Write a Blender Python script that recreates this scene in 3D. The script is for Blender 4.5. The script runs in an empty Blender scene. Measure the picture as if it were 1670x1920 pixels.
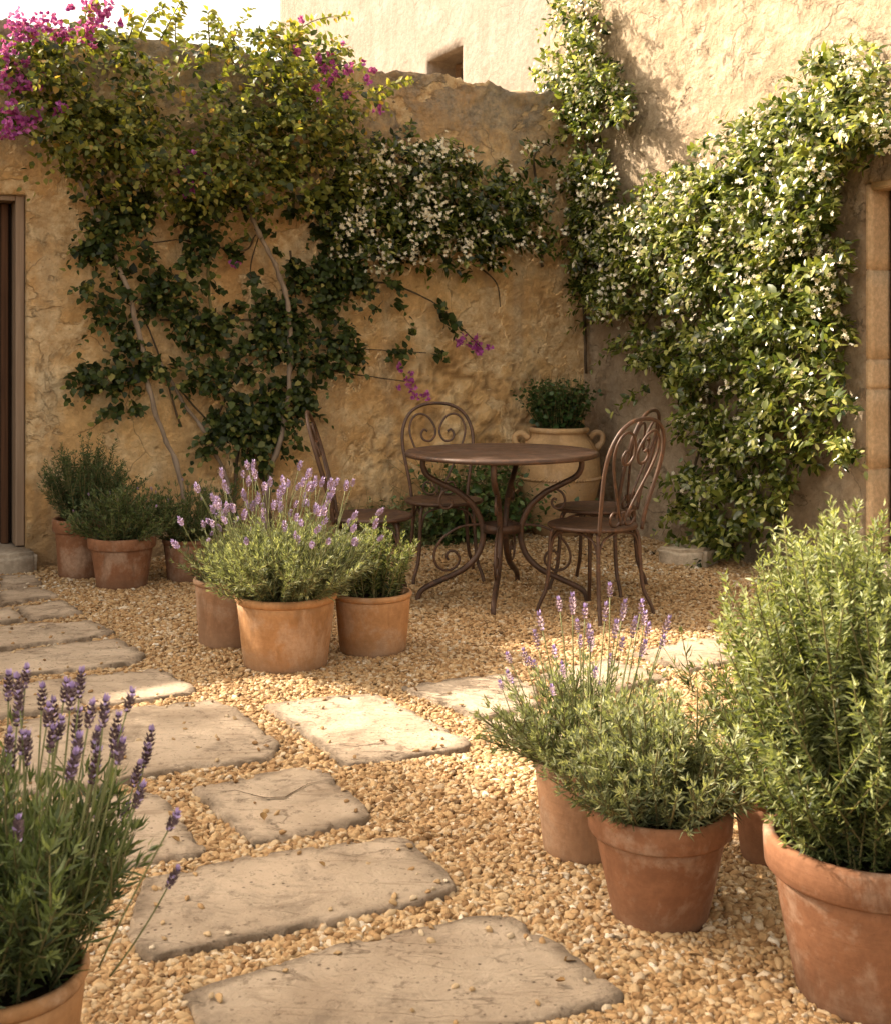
import bpy, bmesh, math, random
import numpy as np
from mathutils import Vector, Matrix, noise as mn

random.seed(7)
RNG = np.random.default_rng(11)
sc = bpy.context.scene
COL = sc.collection
R = math.radians

# ------------------------------------------------------------------ survey of the courtyard
F, CX, HZ, CAMH = 2300.0, 835.0, 640.0, 1.26         # lens (px), optical axis, eye height
CORNER = np.array([0.95, 8.40])
WA = R(27)                                           # back wall runs at 27 degrees
BX = np.array([math.cos(WA), math.sin(WA)]); BN = np.array([math.sin(WA), -math.cos(WA)])
RX = BN.copy(); RN = -BX.copy()                      # the house wall is square to it


def ground(px, py, z=0.0):
    Y = F * (CAMH - z) / (py - HZ)
    return np.array([(px - CX) * Y / F, Y, z])


def on_wall(px, py, n, depth=0.0):
    a = (px - CX) / F; b = (HZ - py) / F
    Y = (CORNER @ n + depth) / (a * n[0] + n[1])
    return np.array([a * Y, Y, CAMH + b * Y])


def back(px, py, d=0.0): return on_wall(px, py, BN, d)
def side(px, py, d=0.0): return on_wall(px, py, RN, d)


# ------------------------------------------------------------------ object helpers
def tag(o, label=None, cat=None, group=None, kind=None):
    if label: o['label'] = label
    if cat: o['category'] = cat
    if group: o['group'] = group
    if kind: o['kind'] = kind
    return o


def thing(name, label, cat, loc=(0, 0, 0), rz=0.0, group=None):
    o = bpy.data.objects.new(name, None)
    o.empty_display_size = 0.1
    COL.objects.link(o); o.location = loc; o.rotation_euler = (0, 0, rz)
    return tag(o, label, cat, group)


def link(name, me, mats=None, parent=None):
    o = bpy.data.objects.new(name, me)
    COL.objects.link(o)
    if mats is not None and not len(me.materials):
        for m in (mats if isinstance(mats, (list, tuple)) else [mats]):
            me.materials.append(m)
    if parent: o.parent = parent
    return o


def mesh_np(name, V, faces, tint=None, smooth=True, matidx=None, attr=None):
    """faces: (n,k) int array, or a list of such arrays"""
    me = bpy.data.meshes.new(name)
    V = np.asarray(V, np.float32)
    fl = faces if isinstance(faces, list) else [faces]
    fl = [np.asarray(f, np.int32) for f in fl if len(f)]
    me.vertices.add(len(V)); me.vertices.foreach_set('co', V.ravel())
    tot = sum(f.size for f in fl); np_ = sum(len(f) for f in fl)
    me.loops.add(tot); me.polygons.add(np_)
    me.loops.foreach_set('vertex_index', np.concatenate([f.ravel() for f in fl]))
    lens = np.concatenate([np.full(len(f), f.shape[1], np.int32) for f in fl])
    st = np.concatenate([[0], np.cumsum(lens)[:-1]]).astype(np.int32)
    me.polygons.foreach_set('loop_start', st)
    me.polygons.foreach_set('use_smooth', np.full(np_, smooth, bool))
    if matidx is not None: me.polygons.foreach_set('material_index', np.asarray(matidx, np.int32))
    if tint is not None:
        a = me.attributes.new('tint', 'FLOAT', 'POINT'); a.data.foreach_set('value', np.asarray(tint, np.float32))
    for k, v in (attr or {}).items():
        a = me.attributes.new(k, 'FLOAT', 'POINT'); a.data.foreach_set('value', np.asarray(v, np.float32))
    me.update(calc_edges=True); me.validate()
    return me


def catmull(P, per=6):
    P = [np.asarray(p, float) for p in P]
    P = [2 * P[0] - P[1]] + P + [2 * P[-1] - P[-2]]
    out = []
    for i in range(1, len(P) - 2):
        for k in range(per):
            t = k / per
            out.append(0.5 * (2 * P[i] + (P[i + 1] - P[i - 1]) * t + (2 * P[i - 1] - 5 * P[i] + 4 * P[i + 1] - P[i + 2]) * t * t
                              + (3 * P[i] - P[i - 1] - 3 * P[i + 1] + P[i + 2]) * t ** 3))
    out.append(P[-2])
    return np.array(out)


class Geo:
    def __init__(s): s.V = []; s.q = []; s.t = []; s.n = 0; s.qm = []; s.tm = []
    def add(s, V, q=(), t=(), m=0):
        V = np.asarray(V, float); s.V.append(V)
        q = np.asarray(q, int).reshape(-1, 4); t = np.asarray(t, int).reshape(-1, 3)
        s.q.append(q + s.n); s.t.append(t + s.n); s.qm += [m] * len(q); s.tm += [m] * len(t)
        s.n += len(V)
    def tube(s, P, r, sides=8, per=6, m=0, smooth=True, cap=True):
        P = catmull(P, per) if smooth and len(P) > 2 else np.asarray(P, float)
        n = len(P)
        rad = np.interp(np.linspace(0, 1, n), np.linspace(0, 1, len(r)), r) if hasattr(r, '__len__') else np.full(n, r)
        T = np.gradient(P, axis=0); T /= np.linalg.norm(T, axis=1)[:, None] + 1e-9
        ref = np.array([0, 0, 1.0]) if abs(T[0][2]) < 0.9 else np.array([1.0, 0, 0])
        N = np.cross(T[0], ref); N /= np.linalg.norm(N)
        rings = []
        a = np.linspace(0, 2 * np.pi, sides, endpoint=False)
        for i in range(n):
            N = N - T[i] * (N @ T[i]); N /= np.linalg.norm(N) + 1e-9
            B = np.cross(T[i], N)
            rings.append(P[i] + rad[i] * (np.cos(a)[:, None] * N + np.sin(a)[:, None] * B))
        V = np.concatenate(rings)
        q = [[i * sides + j, i * sides + (j + 1) % sides, (i + 1) * sides + (j + 1) % sides, (i + 1) * sides + j]
             for i in range(n - 1) for j in range(sides)]
        t = []
        if cap:
            V = np.concatenate([V, [P[0]], [P[-1]]]); c0, c1 = n * sides, n * sides + 1
            t = [[c0, (j + 1) % sides, j] for j in range(sides)] + [[c1, (n - 1) * sides + j, (n - 1) * sides + (j + 1) % sides] for j in range(sides)]
        s.add(V, q, t, m)
    def lathe(s, prof, n=56, m=0, wob=0.0, seed=0):
        prof = np.asarray(prof, float); a = np.linspace(0, 2 * np.pi, n, endpoint=False)
        rings = []
        for r, z in prof:
            rr = np.full(n, r)
            if wob: rr = rr * (1 + wob * np.array([mn.noise(Vector((math.cos(x) * 1.3 + seed, math.sin(x) * 1.3, z * 6))) for x in a]))
            rings.append(np.stack([rr * np.cos(a), rr * np.sin(a), np.full(n, z)], 1))
        V = np.concatenate(rings)
        q = [[i * n + j, i * n + (j + 1) % n, (i + 1) * n + (j + 1) % n, (i + 1) * n + j] for i in range(len(prof) - 1) for j in range(n)]
        s.add(V, q, (), m)
    def box(s, x0, x1, y0, y1, z0, z1, m=0):
        V = [[x, y, z] for z in (z0, z1) for y in (y0, y1) for x in (x0, x1)]
        s.add(V, [[0, 2, 3, 1], [4, 5, 7, 6], [0, 1, 5, 4], [2, 6, 7, 3], [0, 4, 6, 2], [1, 3, 7, 5]], (), m)
    def mesh(s, name, smooth=True):
        V = np.concatenate(s.V); q = np.concatenate(s.q); t = np.concatenate(s.t)
        return mesh_np(name, V, [f for f in (q, t) if len(f)], smooth=smooth, matidx=s.qm + s.tm)
    def build(s, name, mats, parent=None, smooth=True):
        return link(name, s.mesh(name, smooth), mats, parent)


def bevel(o, w, seg=2, angle=35):
    m = o.modifiers.new('bevel', 'BEVEL'); m.width = w; m.segments = seg; m.limit_method = 'ANGLE'; m.angle_limit = R(angle)
    return o


# ------------------------------------------------------------------ materials
class NT:
    def __init__(s, name, rough=0.8, spec=0.3):
        s.m = bpy.data.materials.new(name); s.m.use_nodes = True
        s.nt = s.m.node_tree; s.b = s.nt.nodes['Principled BSDF']; s.out = s.nt.nodes['Material Output']
        s.b.inputs['Roughness'].default_value = rough
        s.b.inputs['Specular IOR Level'].default_value = spec
        s.co = s.nt.nodes.new('ShaderNodeTexCoord').outputs['Object']
    def new(s, t): return s.nt.nodes.new(t)
    def ln(s, a, b): s.nt.links.new(a, b)
    def put(s, sock, v):
        if hasattr(v, 'is_linked') or isinstance(v, bpy.types.NodeSocket): s.ln(v, sock)
        elif isinstance(v, (tuple, list)) and len(v) == 3 and sock.type == 'RGBA': sock.default_value = (*v, 1)
        else: sock.default_value = v
    def mapping(s, scale=(1, 1, 1), loc=(0, 0, 0), vec=None):
        n = s.new('ShaderNodeMapping'); s.ln(vec or s.co, n.inputs['Vector'])
        n.inputs['Scale'].default_value = scale; n.inputs['Location'].default_value = loc
        return n.outputs[0]
    def noise(s, scale, detail=6, rough=0.6, vec=None, dist=0.0):
        n = s.new('ShaderNodeTexNoise'); s.ln(vec or s.co, n.inputs['Vector'])
        n.inputs['Scale'].default_value = scale; n.inputs['Detail'].default_value = detail
        n.inputs['Roughness'].default_value = rough; n.inputs['Distortion'].default_value = dist
        return n.outputs['Fac']
    def voro(s, scale, feat='F1', vec=None, rnd=1.0, out='Distance'):
        n = s.new('ShaderNodeTexVoronoi'); n.feature = feat; s.ln(vec or s.co, n.inputs['Vector'])
        n.inputs['Scale'].default_value = scale; n.inputs['Randomness'].default_value = rnd
        return n.outputs[out]
    def ramp(s, fac, stops, interp='LINEAR'):
        n = s.new('ShaderNodeValToRGB'); s.ln(fac, n.inputs[0]); e = n.color_ramp.elements
        n.color_ramp.interpolation = interp
        while len(e) < len(stops): e.new(0.5)
        for k, (p, c) in enumerate(stops):
            e[k].position = p
            e[k].color = (c, c, c, 1) if not isinstance(c, (tuple, list)) else (*c, 1)
        return n.outputs[0]
    def mix(s, fac, a, b, blend='MIX'):
        n = s.new('ShaderNodeMix'); n.data_type = 'RGBA'; n.blend_type = blend
        s.put(n.inputs[0], fac); s.put(n.inputs[6], a); s.put(n.inputs[7], b)
        return n.outputs[2]
    def math(s, op, a, b=None):
        n = s.new('ShaderNodeMath'); n.operation = op; s.put(n.inputs[0], a)
        if b is not None: s.put(n.inputs[1], b)
        return n.outputs[0]
    def wob(s, k):
        n = s.new('ShaderNodeTexNoise'); s.ln(s.co, n.inputs['Vector']); n.inputs['Scale'].default_value = 3.0; n.inputs['Detail'].default_value = 6
        v = s.new('ShaderNodeVectorMath'); v.operation = 'MULTIPLY_ADD'; s.ln(n.outputs['Color'], v.inputs[0]); v.inputs[1].default_value = (k, k, k); s.ln(s.co, v.inputs[2])
        return v.outputs[0]
    def attr(s, name, typ='GEOMETRY', out='Fac'):
        n = s.new('ShaderNodeAttribute'); n.attribute_name = name; n.attribute_type = typ
        return n.outputs[out]
    def sep(s, vec=None):
        n = s.new('ShaderNodeSeparateXYZ'); s.ln(vec or s.co, n.inputs[0]); return n.outputs
    def bump(s, h, strength=0.5, dist=0.01, prev=None):
        n = s.new('ShaderNodeBump'); s.ln(h, n.inputs['Height']); n.inputs['Strength'].default_value = strength
        n.inputs['Distance'].default_value = dist
        if prev is not None: s.ln(prev, n.inputs['Normal'])
        return n.outputs[0]
    def color(s, c): s.put(s.b.inputs['Base Color'], c); return s
    def normal(s, n): s.ln(n, s.b.inputs['Normal']); return s


def plaster(name, base, dark, light, stain, lichen_z=None, stones=True, bstr=1.0, pits=1.0, fl=1.0):
    m = NT(name, 0.95, 0.15)
    big = m.noise(0.9, 5, 0.6); mid = m.noise(3.5, 8, 0.65); fine = m.noise(22, 6, 0.7)
    c = m.mix(m.ramp(big, [(0.35, 0), (0.65, 1)]), dark, base)
    c = m.mix(m.ramp(mid, [(0.47, 0), (0.66, 1)]), c, light)
    c = m.mix(m.ramp(fine, [(0.4, 0.4), (0.62, 0)]), c, tuple(x * 0.62 for x in dark))
    blot = m.noise(4.5, 9, 0.72, None, 0.5)
    c = m.mix(m.ramp(blot, [(0.55, 0), (0.70, 0.55)]), c, tuple(x * 0.62 for x in dark))
    c = m.mix(m.ramp(m.noise(13, 7, 0.75, None, 0.8), [(0.58, 0), (0.70, 0.5)]), c, tuple(x * 0.5 for x in dark))
    crk = m.voro(2.3, 'DISTANCE_TO_EDGE', m.wob(0.35))
    crk = m.math('MULTIPLY', m.ramp(crk, [(0.0, 1), (0.012, 0)]), m.ramp(m.noise(1.7, 3), [(0.5, 0), (0.6, 0.8)]))
    c = m.mix(crk, c, tuple(x * 0.3 for x in dark))
    st = m.attr('stone')
    c = m.mix(m.math('MULTIPLY', st, 0.75), c, m.ramp(m.noise(7, 4, 0.6), [(0.3, tuple(x * 0.75 for x in dark)), (0.5, base), (0.7, light)]))
    gap = m.attr('gap')
    c = m.mix(m.math('MULTIPLY', gap, 0.8), c, tuple(x * 0.42 for x in dark))
    if lichen_z is not None:
        z = m.sep()[2]
        g = m.math('ADD', z, m.math('MULTIPLY', m.math('SUBTRACT', m.noise(2.2, 8, 0.7), 0.5), 2.2))
        g = m.ramp(m.math('DIVIDE', g, 4.0), [((lichen_z - 0.25) / 4, 0), ((lichen_z + 0.30) / 4, 1)])
        g2 = m.math('MULTIPLY', g, m.ramp(m.noise(9, 8, 0.75), [(0.3, 0.25), (0.6, 0.95)]))
        c = m.mix(g2, c, m.ramp(m.noise(30, 5, 0.7), [(0.35, tuple(x * 0.5 for x in stain)), (0.65, stain)]))
    fk = m.noise(1.7, 11, 0.58, m.mapping((1, 1, 1.25), (3.3, 0, 1.7)), 0.35)
    flake = m.ramp(fk, [(0.545, 0), (0.556, 1)])
    under = m.mix(m.ramp(m.noise(18, 7, 0.7), [(0.35, 0), (0.65, 1)]), tuple(x * 0.80 for x in dark), light)
    c = m.mix(m.math('MULTIPLY', flake, 0.75 * fl), c, under)
    rimd = m.math('MULTIPLY', m.ramp(fk, [(0.530, 0), (0.546, 1), (0.558, 0)]), m.ramp(m.noise(4.0, 4), [(0.42, 0), (0.62, 0.55 * fl)]))
    c = m.mix(rimd, c, tuple(x * 0.38 for x in dark))
    if lichen_z is not None:
        bz = m.math('ADD', m.sep()[2], m.math('MULTIPLY', m.math('SUBTRACT', m.noise(5, 7, 0.7), 0.5), 0.7))
        c = m.mix(m.ramp(bz, [(0.05, 0.7), (0.42, 0)]), c, (0.24, 0.165, 0.10))
    # weather streaks running down
    streak = m.noise(1.0, 6, 0.6, m.mapping((5, 5, 0.35)))
    c = m.mix(m.ramp(streak, [(0.5, 0), (0.75, 0.4)]), c, tuple(x * 0.75 for x in stain))
    c = m.mix(m.math('MULTIPLY', m.ramp(m.voro(16, 'F1', m.mapping((1, 1, 1.6))), [(0.05, 1), (0.16, 0)]), 0.25 * pits), c, tuple(x * 0.5 for x in dark))
    pkc = m.math('MULTIPLY', m.ramp(m.voro(30, 'F1', m.wob(0.06)), [(0.08, 1), (0.2, 0)]), m.ramp(m.noise(3.7, 4), [(0.5, 0), (0.58, 0.55 * pits)]))
    c = m.mix(pkc, c, tuple(x * 0.45 for x in dark))
    m.color(c)
    n = m.bump(mid, 0.7 * bstr, 0.06)
    n = m.bump(m.noise(11, 8, 0.7, None, 0.6), 1.0 * bstr, 0.035, n)
    n = m.bump(fine, 0.9 * bstr, 0.014, n)
    n = m.bump(m.noise(70, 5, 0.75), 0.5 * bstr, 0.004, n)
    pit = m.ramp(m.voro(9, 'F1', m.mapping((1, 1, 1.5)), 1.0), [(0.0, 0), (0.22, 1)])
    pit = m.math('MAXIMUM', pit, m.ramp(m.noise(2.5, 3), [(0.42, 1), (0.56, 0)]))
    n = m.bump(pit, 0.55 * bstr * pits, 0.02, n)
    n = m.bump(m.math('SUBTRACT', 1.0, flake), 0.8 * fl, 0.018, n)
    pk = m.math('MULTIPLY', m.ramp(m.voro(30, 'F1', m.wob(0.06)), [(0.10, 1), (0.24, 0)]), m.ramp(m.noise(3.7, 4), [(0.5, 0), (0.58, 1)]))
    n = m.bump(pk, -0.8 * pits, 0.012, n)
    m.normal(n)
    return m.m


OCHRE = plaster('ochre_plaster', (0.80, 0.525, 0.245), (0.60, 0.350, 0.145), (0.86, 0.67, 0.41), (0.33, 0.29, 0.235), 2.40)
HOUSE = plaster('house_plaster', (0.49, 0.375, 0.255), (0.38, 0.275, 0.175), (0.56, 0.45, 0.325), (0.34, 0.27, 0.19), None, True, 1.0, 1.2)
FACADE = plaster('facade_plaster', (0.305, 0.255, 0.21), (0.255, 0.21, 0.165), (0.34, 0.29, 0.245), (0.22, 0.18, 0.14), None, False, 0.45, 0.3, 0.25)


def dressed(name, a, b, rough=0.9):
    m = NT(name, rough, 0.2)
    c = m.mix(m.ramp(m.noise(5, 6, 0.6), [(0.35, 0), (0.65, 1)]), a, b)
    c = m.mix(m.ramp(m.noise(40, 5, 0.7), [(0.42, 0.4), (0.6, 0)]), c, tuple(x * 0.55 for x in a))
    m.color(c); m.normal(m.bump(m.noise(45, 6, 0.7), 0.5, 0.006, m.bump(m.noise(6, 5), 0.4, 0.02)))
    return m.m


JAMB = dressed('dressed_sandstone', (0.66, 0.46, 0.27), (0.78, 0.58, 0.37))
STEP = dressed('step_stone', (0.36, 0.29, 0.215), (0.47, 0.39, 0.30))
ROCK = dressed('rough_rock', (0.46, 0.37, 0.27), (0.58, 0.48, 0.36))


def slabmat():
    m = NT('limestone', 0.85, 0.25)
    info = m.new('ShaderNodeObjectInfo').outputs['Random']
    v = m.new('ShaderNodeVectorMath'); v.operation = 'ADD'; m.ln(m.co, v.inputs[0])
    cmb = m.new('ShaderNodeCombineXYZ'); m.ln(m.math('MULTIPLY', info, 37.0), cmb.inputs[0]); m.ln(m.math('MULTIPLY', info, 11.0), cmb.inputs[1])
    m.ln(cmb.outputs[0], v.inputs[1]); P = v.outputs[0]
    c = m.mix(m.ramp(m.noise(3.2, 6, 0.6, P), [(0.35, 0), (0.62, 1)]), (0.46, 0.345, 0.24), (0.66, 0.52, 0.38))
    c = m.mix(m.ramp(m.noise(1.6, 4, 0.5, P), [(0.5, 0), (0.7, 0.7)]), c, (0.68, 0.52, 0.37))
    st = m.noise(6, 9, 0.75, P, 0.4)
    c = m.mix(m.ramp(st, [(0.52, 0), (0.64, 0.6)]), c, (0.27, 0.205, 0.145))
    c = m.mix(m.ramp(m.noise(26, 7, 0.75, P, 0.3), [(0.56, 0), (0.64, 0.6)]), c, (0.18, 0.125, 0.08))
    c = m.mix(m.ramp(m.noise(2.2, 8, 0.7, m.mapping((1, 7, 1), vec=P), 1.2), [(0.56, 0), (0.64, 0.5)]), c, (0.30, 0.205, 0.13))
    c = m.mix(m.ramp(m.voro(48, 'F1', P), [(0.06, 0.6), (0.16, 0)]), c, (0.17, 0.12, 0.08))
    edge = m.attr('edge')
    c = m.mix(m.math('MULTIPLY', edge, m.ramp(m.noise(8, 7, 0.7, P), [(0.38, 0.15), (0.58, 0.85)])), c, (0.16, 0.115, 0.075))
    c = m.mix(m.math('MULTIPLY', m.ramp(m.noise(2.4, 10, 0.55, m.mapping((1, 2.6, 1), vec=P), 0.6), [(0.488, 0), (0.503, 1), (0.517, 0)]), m.ramp(m.noise(3, 4, 0.5, P), [(0.48, 0), (0.6, 0.8)])), c, (0.16, 0.105, 0.065))
    c = m.mix(m.math('MULTIPLY', m.ramp(m.voro(38, 'F1', P), [(0.08, 1), (0.18, 0)]), m.ramp(m.noise(4, 5, 0.6, P), [(0.42, 0), (0.52, 0.9)])), c, (0.12, 0.08, 0.05))
    m.color(c)
    m.put(m.b.inputs['Roughness'], m.ramp(st, [(0.3, 0.72), (0.7, 0.95)]))
    n = m.bump(m.noise(5, 8, 0.65, P, 0.5), 0.8, 0.02)
    n = m.bump(m.noise(3.0, 8, 0.7, m.mapping((1, 6, 1), vec=P), 1.0), 0.45, 0.012, n)
    n = m.bump(m.noise(22, 8, 0.75, P), 1.0, 0.020, n)
    pt = m.math('MULTIPLY', m.ramp(m.voro(38, 'F1', P), [(0.10, 1), (0.22, 0)]), m.ramp(m.noise(4, 5, 0.6, P), [(0.46, 0), (0.56, 1)]))
    n = m.bump(pt, -0.9, 0.010, n)
    lay = m.noise(2.4, 10, 0.55, m.mapping((1, 2.6, 1), vec=P), 0.6)
    n = m.bump(m.ramp(lay, [(0.50, 0), (0.512, 0.6), (0.58, 0.6), (0.59, 1)]), 0.8, 0.008, n)
    n = m.bump(m.noise(75, 5, 0.7, P), 0.7, 0.004, n)
    m.normal(n)
    return m.m


SLAB = slabmat()


def groundmat():
    m = NT('gravel_bed', 0.95, 0.1)
    cell = m.voro(65, 'F1', None, 1.0, 'Color')
    s = m.sep(cell)
    c = m.ramp(s[0], [(0.0, (0.23, 0.14, 0.065)), (0.5, (0.40, 0.26, 0.13)), (1.0, (0.54, 0.40, 0.23))])
    d = m.voro(65, 'F1')
    c = m.mix(m.ramp(d, [(0.2, 0.3), (0.6, 1)]), c, (0.06, 0.036, 0.016))
    m.color(c); m.normal(m.bump(d, -1.0, 0.01)); return m.m


GROUND = groundmat()


def pebmat():
    m = NT('pebble_stone', 0.7, 0.35)
    t = m.attr('tint', 'INSTANCER')
    c = m.ramp(t, [(0.0, (0.12, 0.066, 0.028)), (0.15, (0.28, 0.155, 0.062)), (0.38, (0.44, 0.265, 0.118)), (0.6, (0.52, 0.345, 0.170)), (0.8, (0.55, 0.405, 0.24)), (0.93, (0.63, 0.51, 0.36)), (1.0, (0.78, 0.70, 0.57))])
    c = m.mix(m.ramp(m.noise(3, 5, 0.7), [(0.45, 0), (0.7, 0.5)]), c, (0.30, 0.17, 0.07))
    m.color(c); m.normal(m.bump(m.noise(6, 5, 0.7), 0.3, 0.1)); return m.m


PEB = pebmat()


def terracotta(name, a, b, chalk=0.5, low=(0.25, 0.16, 0.10)):
    m = NT(name, 0.85, 0.22)
    info = m.new('ShaderNodeObjectInfo').outputs['Random']
    v = m.new('ShaderNodeVectorMath'); v.operation = 'ADD'; m.ln(m.co, v.inputs[0])
    cmb = m.new('ShaderNodeCombineXYZ'); m.ln(m.math('MULTIPLY', info, 19.0), cmb.inputs[0]); m.ln(cmb.outputs[0], v.inputs[1]); P = v.outputs[0]
    c = m.mix(m.ramp(m.noise(5, 6, 0.6, P), [(0.32, 0), (0.68, 1)]), a, b)
    c = m.mix(m.ramp(m.noise(2.0, 6, 0.6, m.mapping((3, 3, 9), vec=P)), [(0.45, 0), (0.75, 0.45)]), c, tuple(x * 0.72 for x in a))
    ch = m.noise(6, 10, 0.70, m.mapping((1, 1, 0.8), vec=P), 0.3)
    c = m.mix(m.math('MULTIPLY', m.ramp(ch, [(0.50, 0), (0.60, 0.8), (0.75, 1)]), chalk), c, (0.52, 0.40, 0.30))
    c = m.mix(m.ramp(m.noise(2.5, 9, 0.7, m.mapping((2.5, 2.5, 0.8), (5, 0, 0), P), 0.4), [(0.54, 0), (0.64, 0.55)]), c, tuple(x * 0.45 for x in a))
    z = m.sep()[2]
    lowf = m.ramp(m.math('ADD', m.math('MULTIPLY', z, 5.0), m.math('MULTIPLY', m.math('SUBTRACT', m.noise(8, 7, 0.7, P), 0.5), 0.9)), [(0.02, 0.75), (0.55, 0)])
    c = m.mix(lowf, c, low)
    c = m.mix(m.ramp(m.voro(70, 'F1', P), [(0.05, 0.5), (0.13, 0)]), c, tuple(x * 0.45 for x in a))
    c = m.mix(m.ramp(m.noise(55, 4, 0.7, P), [(0.4, 0.3), (0.6, 0)]), c, tuple(x * 0.6 for x in a))
    m.color(c)
    n = m.bump(m.noise(1, 3, 0.5, m.mapping((4, 4, 130), vec=P)), 0.22, 0.004)
    n = m.bump(m.noise(70, 5, 0.7, P), 0.35, 0.003, n)
    m.normal(n); return m.m


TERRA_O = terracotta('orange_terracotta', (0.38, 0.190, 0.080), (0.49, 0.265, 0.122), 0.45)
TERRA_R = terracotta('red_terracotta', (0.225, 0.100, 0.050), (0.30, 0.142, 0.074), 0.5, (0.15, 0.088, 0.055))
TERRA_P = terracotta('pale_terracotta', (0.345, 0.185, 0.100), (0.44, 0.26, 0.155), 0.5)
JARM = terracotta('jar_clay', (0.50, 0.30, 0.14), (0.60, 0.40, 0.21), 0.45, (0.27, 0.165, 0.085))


def soilmat():
    m = NT('potting_soil', 1.0, 0.1)
    m.color(m.ramp(m.noise(90, 6, 0.8), [(0.35, (0.010, 0.007, 0.004)), (0.65, (0.05, 0.033, 0.02)), (0.72, (0.13, 0.09, 0.05))]))
    m.normal(m.bump(m.noise(70, 6, 0.8), 1.0, 0.02)); return m.m


SOIL = soilmat()


def ironmat():
    m = NT('rusty_iron', 0.55, 0.5)
    c = m.mix(m.ramp(m.noise(14, 7, 0.7), [(0.38, 0), (0.62, 1)]), (0.048, 0.027, 0.018), (0.100, 0.050, 0.028))
    c = m.mix(m.ramp(m.noise(45, 5, 0.7), [(0.55, 0), (0.7, 0.7)]), c, (0.23, 0.10, 0.045))
    c = m.mix(m.ramp(m.noise(3, 5, 0.6), [(0.45, 0), (0.7, 0.6)]), c, (0.105, 0.066, 0.048))
    m.color(c); m.b.inputs['Metallic'].default_value = 0.25
    m.put(m.b.inputs['Roughness'], m.ramp(m.noise(9, 5), [(0.35, 0.38), (0.65, 0.65)]))
    m.normal(m.bump(m.noise(120, 5, 0.7), 0.35, 0.002)); return m.m


IRON = ironmat()


def woodmat(name, a, b, scale=(30, 30, 1.2)):
    m = NT(name, 0.75, 0.25)
    g = m.noise(1.5, 8, 0.65, m.mapping(scale), 0.5)
    m.color(m.ramp(g, [(0.3, a), (0.7, b)])); m.normal(m.bump(g, 0.5, 0.004)); return m.m


WOOD_D = woodmat('dark_door_wood', (0.016, 0.010, 0.007), (0.05, 0.027, 0.014))
WOOD_F = woodmat('weathered_frame_wood', (0.20, 0.135, 0.088), (0.30, 0.215, 0.15))
BARK = woodmat('vine_bark', (0.16, 0.115, 0.08), (0.36, 0.28, 0.21), (14, 14, 3))
BARK_D = woodmat('dark_bark', (0.045, 0.032, 0.02), (0.13, 0.09, 0.055), (14, 14, 3))
BARK_G = woodmat('green_twig', (0.10, 0.085, 0.035), (0.22, 0.19, 0.08), (14, 14, 3))


def simple(name, col, rough=0.6, spec=0.3):
    m = NT(name, rough, spec); m.color(m.mix(m.ramp(m.noise(20, 4), [(0.35, 0), (0.65, 1)]), tuple(x * 0.75 for x in col), col)); return m.m


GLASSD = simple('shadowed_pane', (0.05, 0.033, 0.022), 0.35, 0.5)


def leafmat(name, stops, trans=0.3, rough=0.45, spec=0.4, tcol=1.6):
    m = NT(name, rough, spec)
    c = m.ramp(m.attr('tint'), stops)
    m.color(c)
    t = m.new('ShaderNodeBsdfTranslucent')
    m.ln(m.mix(1.0, c, (tcol, tcol * 0.98, tcol * 0.45), 'MULTIPLY'), t.inputs['Color'])
    mx = m.new('ShaderNodeMixShader'); mx.inputs[0].default_value = trans
    m.ln(m.b.outputs[0], mx.inputs[1]); m.ln(t.outputs[0], mx.inputs[2]); m.ln(mx.outputs[0], m.out.inputs['Surface'])
    return m.m


L_BOUG = leafmat('bougainvillea_leaf', [(0, (0.018, 0.029, 0.006)), (0.36, (0.072, 0.094, 0.018)), (0.70, (0.23, 0.24, 0.045)), (0.96, (0.36, 0.33, 0.08)), (1, (0.42, 0.27, 0.07))], 0.48, 0.42)
L_CREEP = leafmat('creeper_leaf', [(0, (0.010, 0.017, 0.005)), (0.5, (0.036, 0.054, 0.012)), (0.9, (0.075, 0.095, 0.021)), (1, (0.20, 0.18, 0.045))], 0.18, 0.42, 0.3)
L_JAS = leafmat('jasmine_leaf', [(0, (0.014, 0.025, 0.006)), (0.38, (0.055, 0.080, 0.016)), (0.7, (0.19, 0.215, 0.045)), (1, (0.46, 0.45, 0.15))], 0.34, 0.26, 0.5)
L_ROS = leafmat('rosemary_needle', [(0, (0.020, 0.033, 0.008)), (0.45, (0.118, 0.145, 0.046)), (0.85, (0.32, 0.35, 0.145)), (1, (0.44, 0.46, 0.24))], 0.36, 0.5)
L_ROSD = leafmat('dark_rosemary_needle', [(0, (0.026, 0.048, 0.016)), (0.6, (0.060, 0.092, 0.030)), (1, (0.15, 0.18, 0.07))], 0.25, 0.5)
L_LAV = leafmat('lavender_leaf', [(0, (0.032, 0.043, 0.018)), (0.45, (0.160, 0.182, 0.090)), (0.85, (0.36, 0.385, 0.22)), (1, (0.48, 0.49, 0.28))], 0.36, 0.6)
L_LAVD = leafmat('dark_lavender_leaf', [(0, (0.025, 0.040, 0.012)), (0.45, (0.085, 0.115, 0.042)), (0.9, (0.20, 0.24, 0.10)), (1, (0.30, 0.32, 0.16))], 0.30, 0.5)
L_HERB = leafmat('herb_leaf', [(0, (0.018, 0.045, 0.012)), (0.6, (0.045, 0.085, 0.022)), (1, (0.11, 0.16, 0.045))], 0.25, 0.4)
L_OLIVE = leafmat('olive_leaf', [(0, (0.05, 0.07, 0.03)), (1, (0.15, 0.18, 0.10))], 0.2, 0.5)
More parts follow.
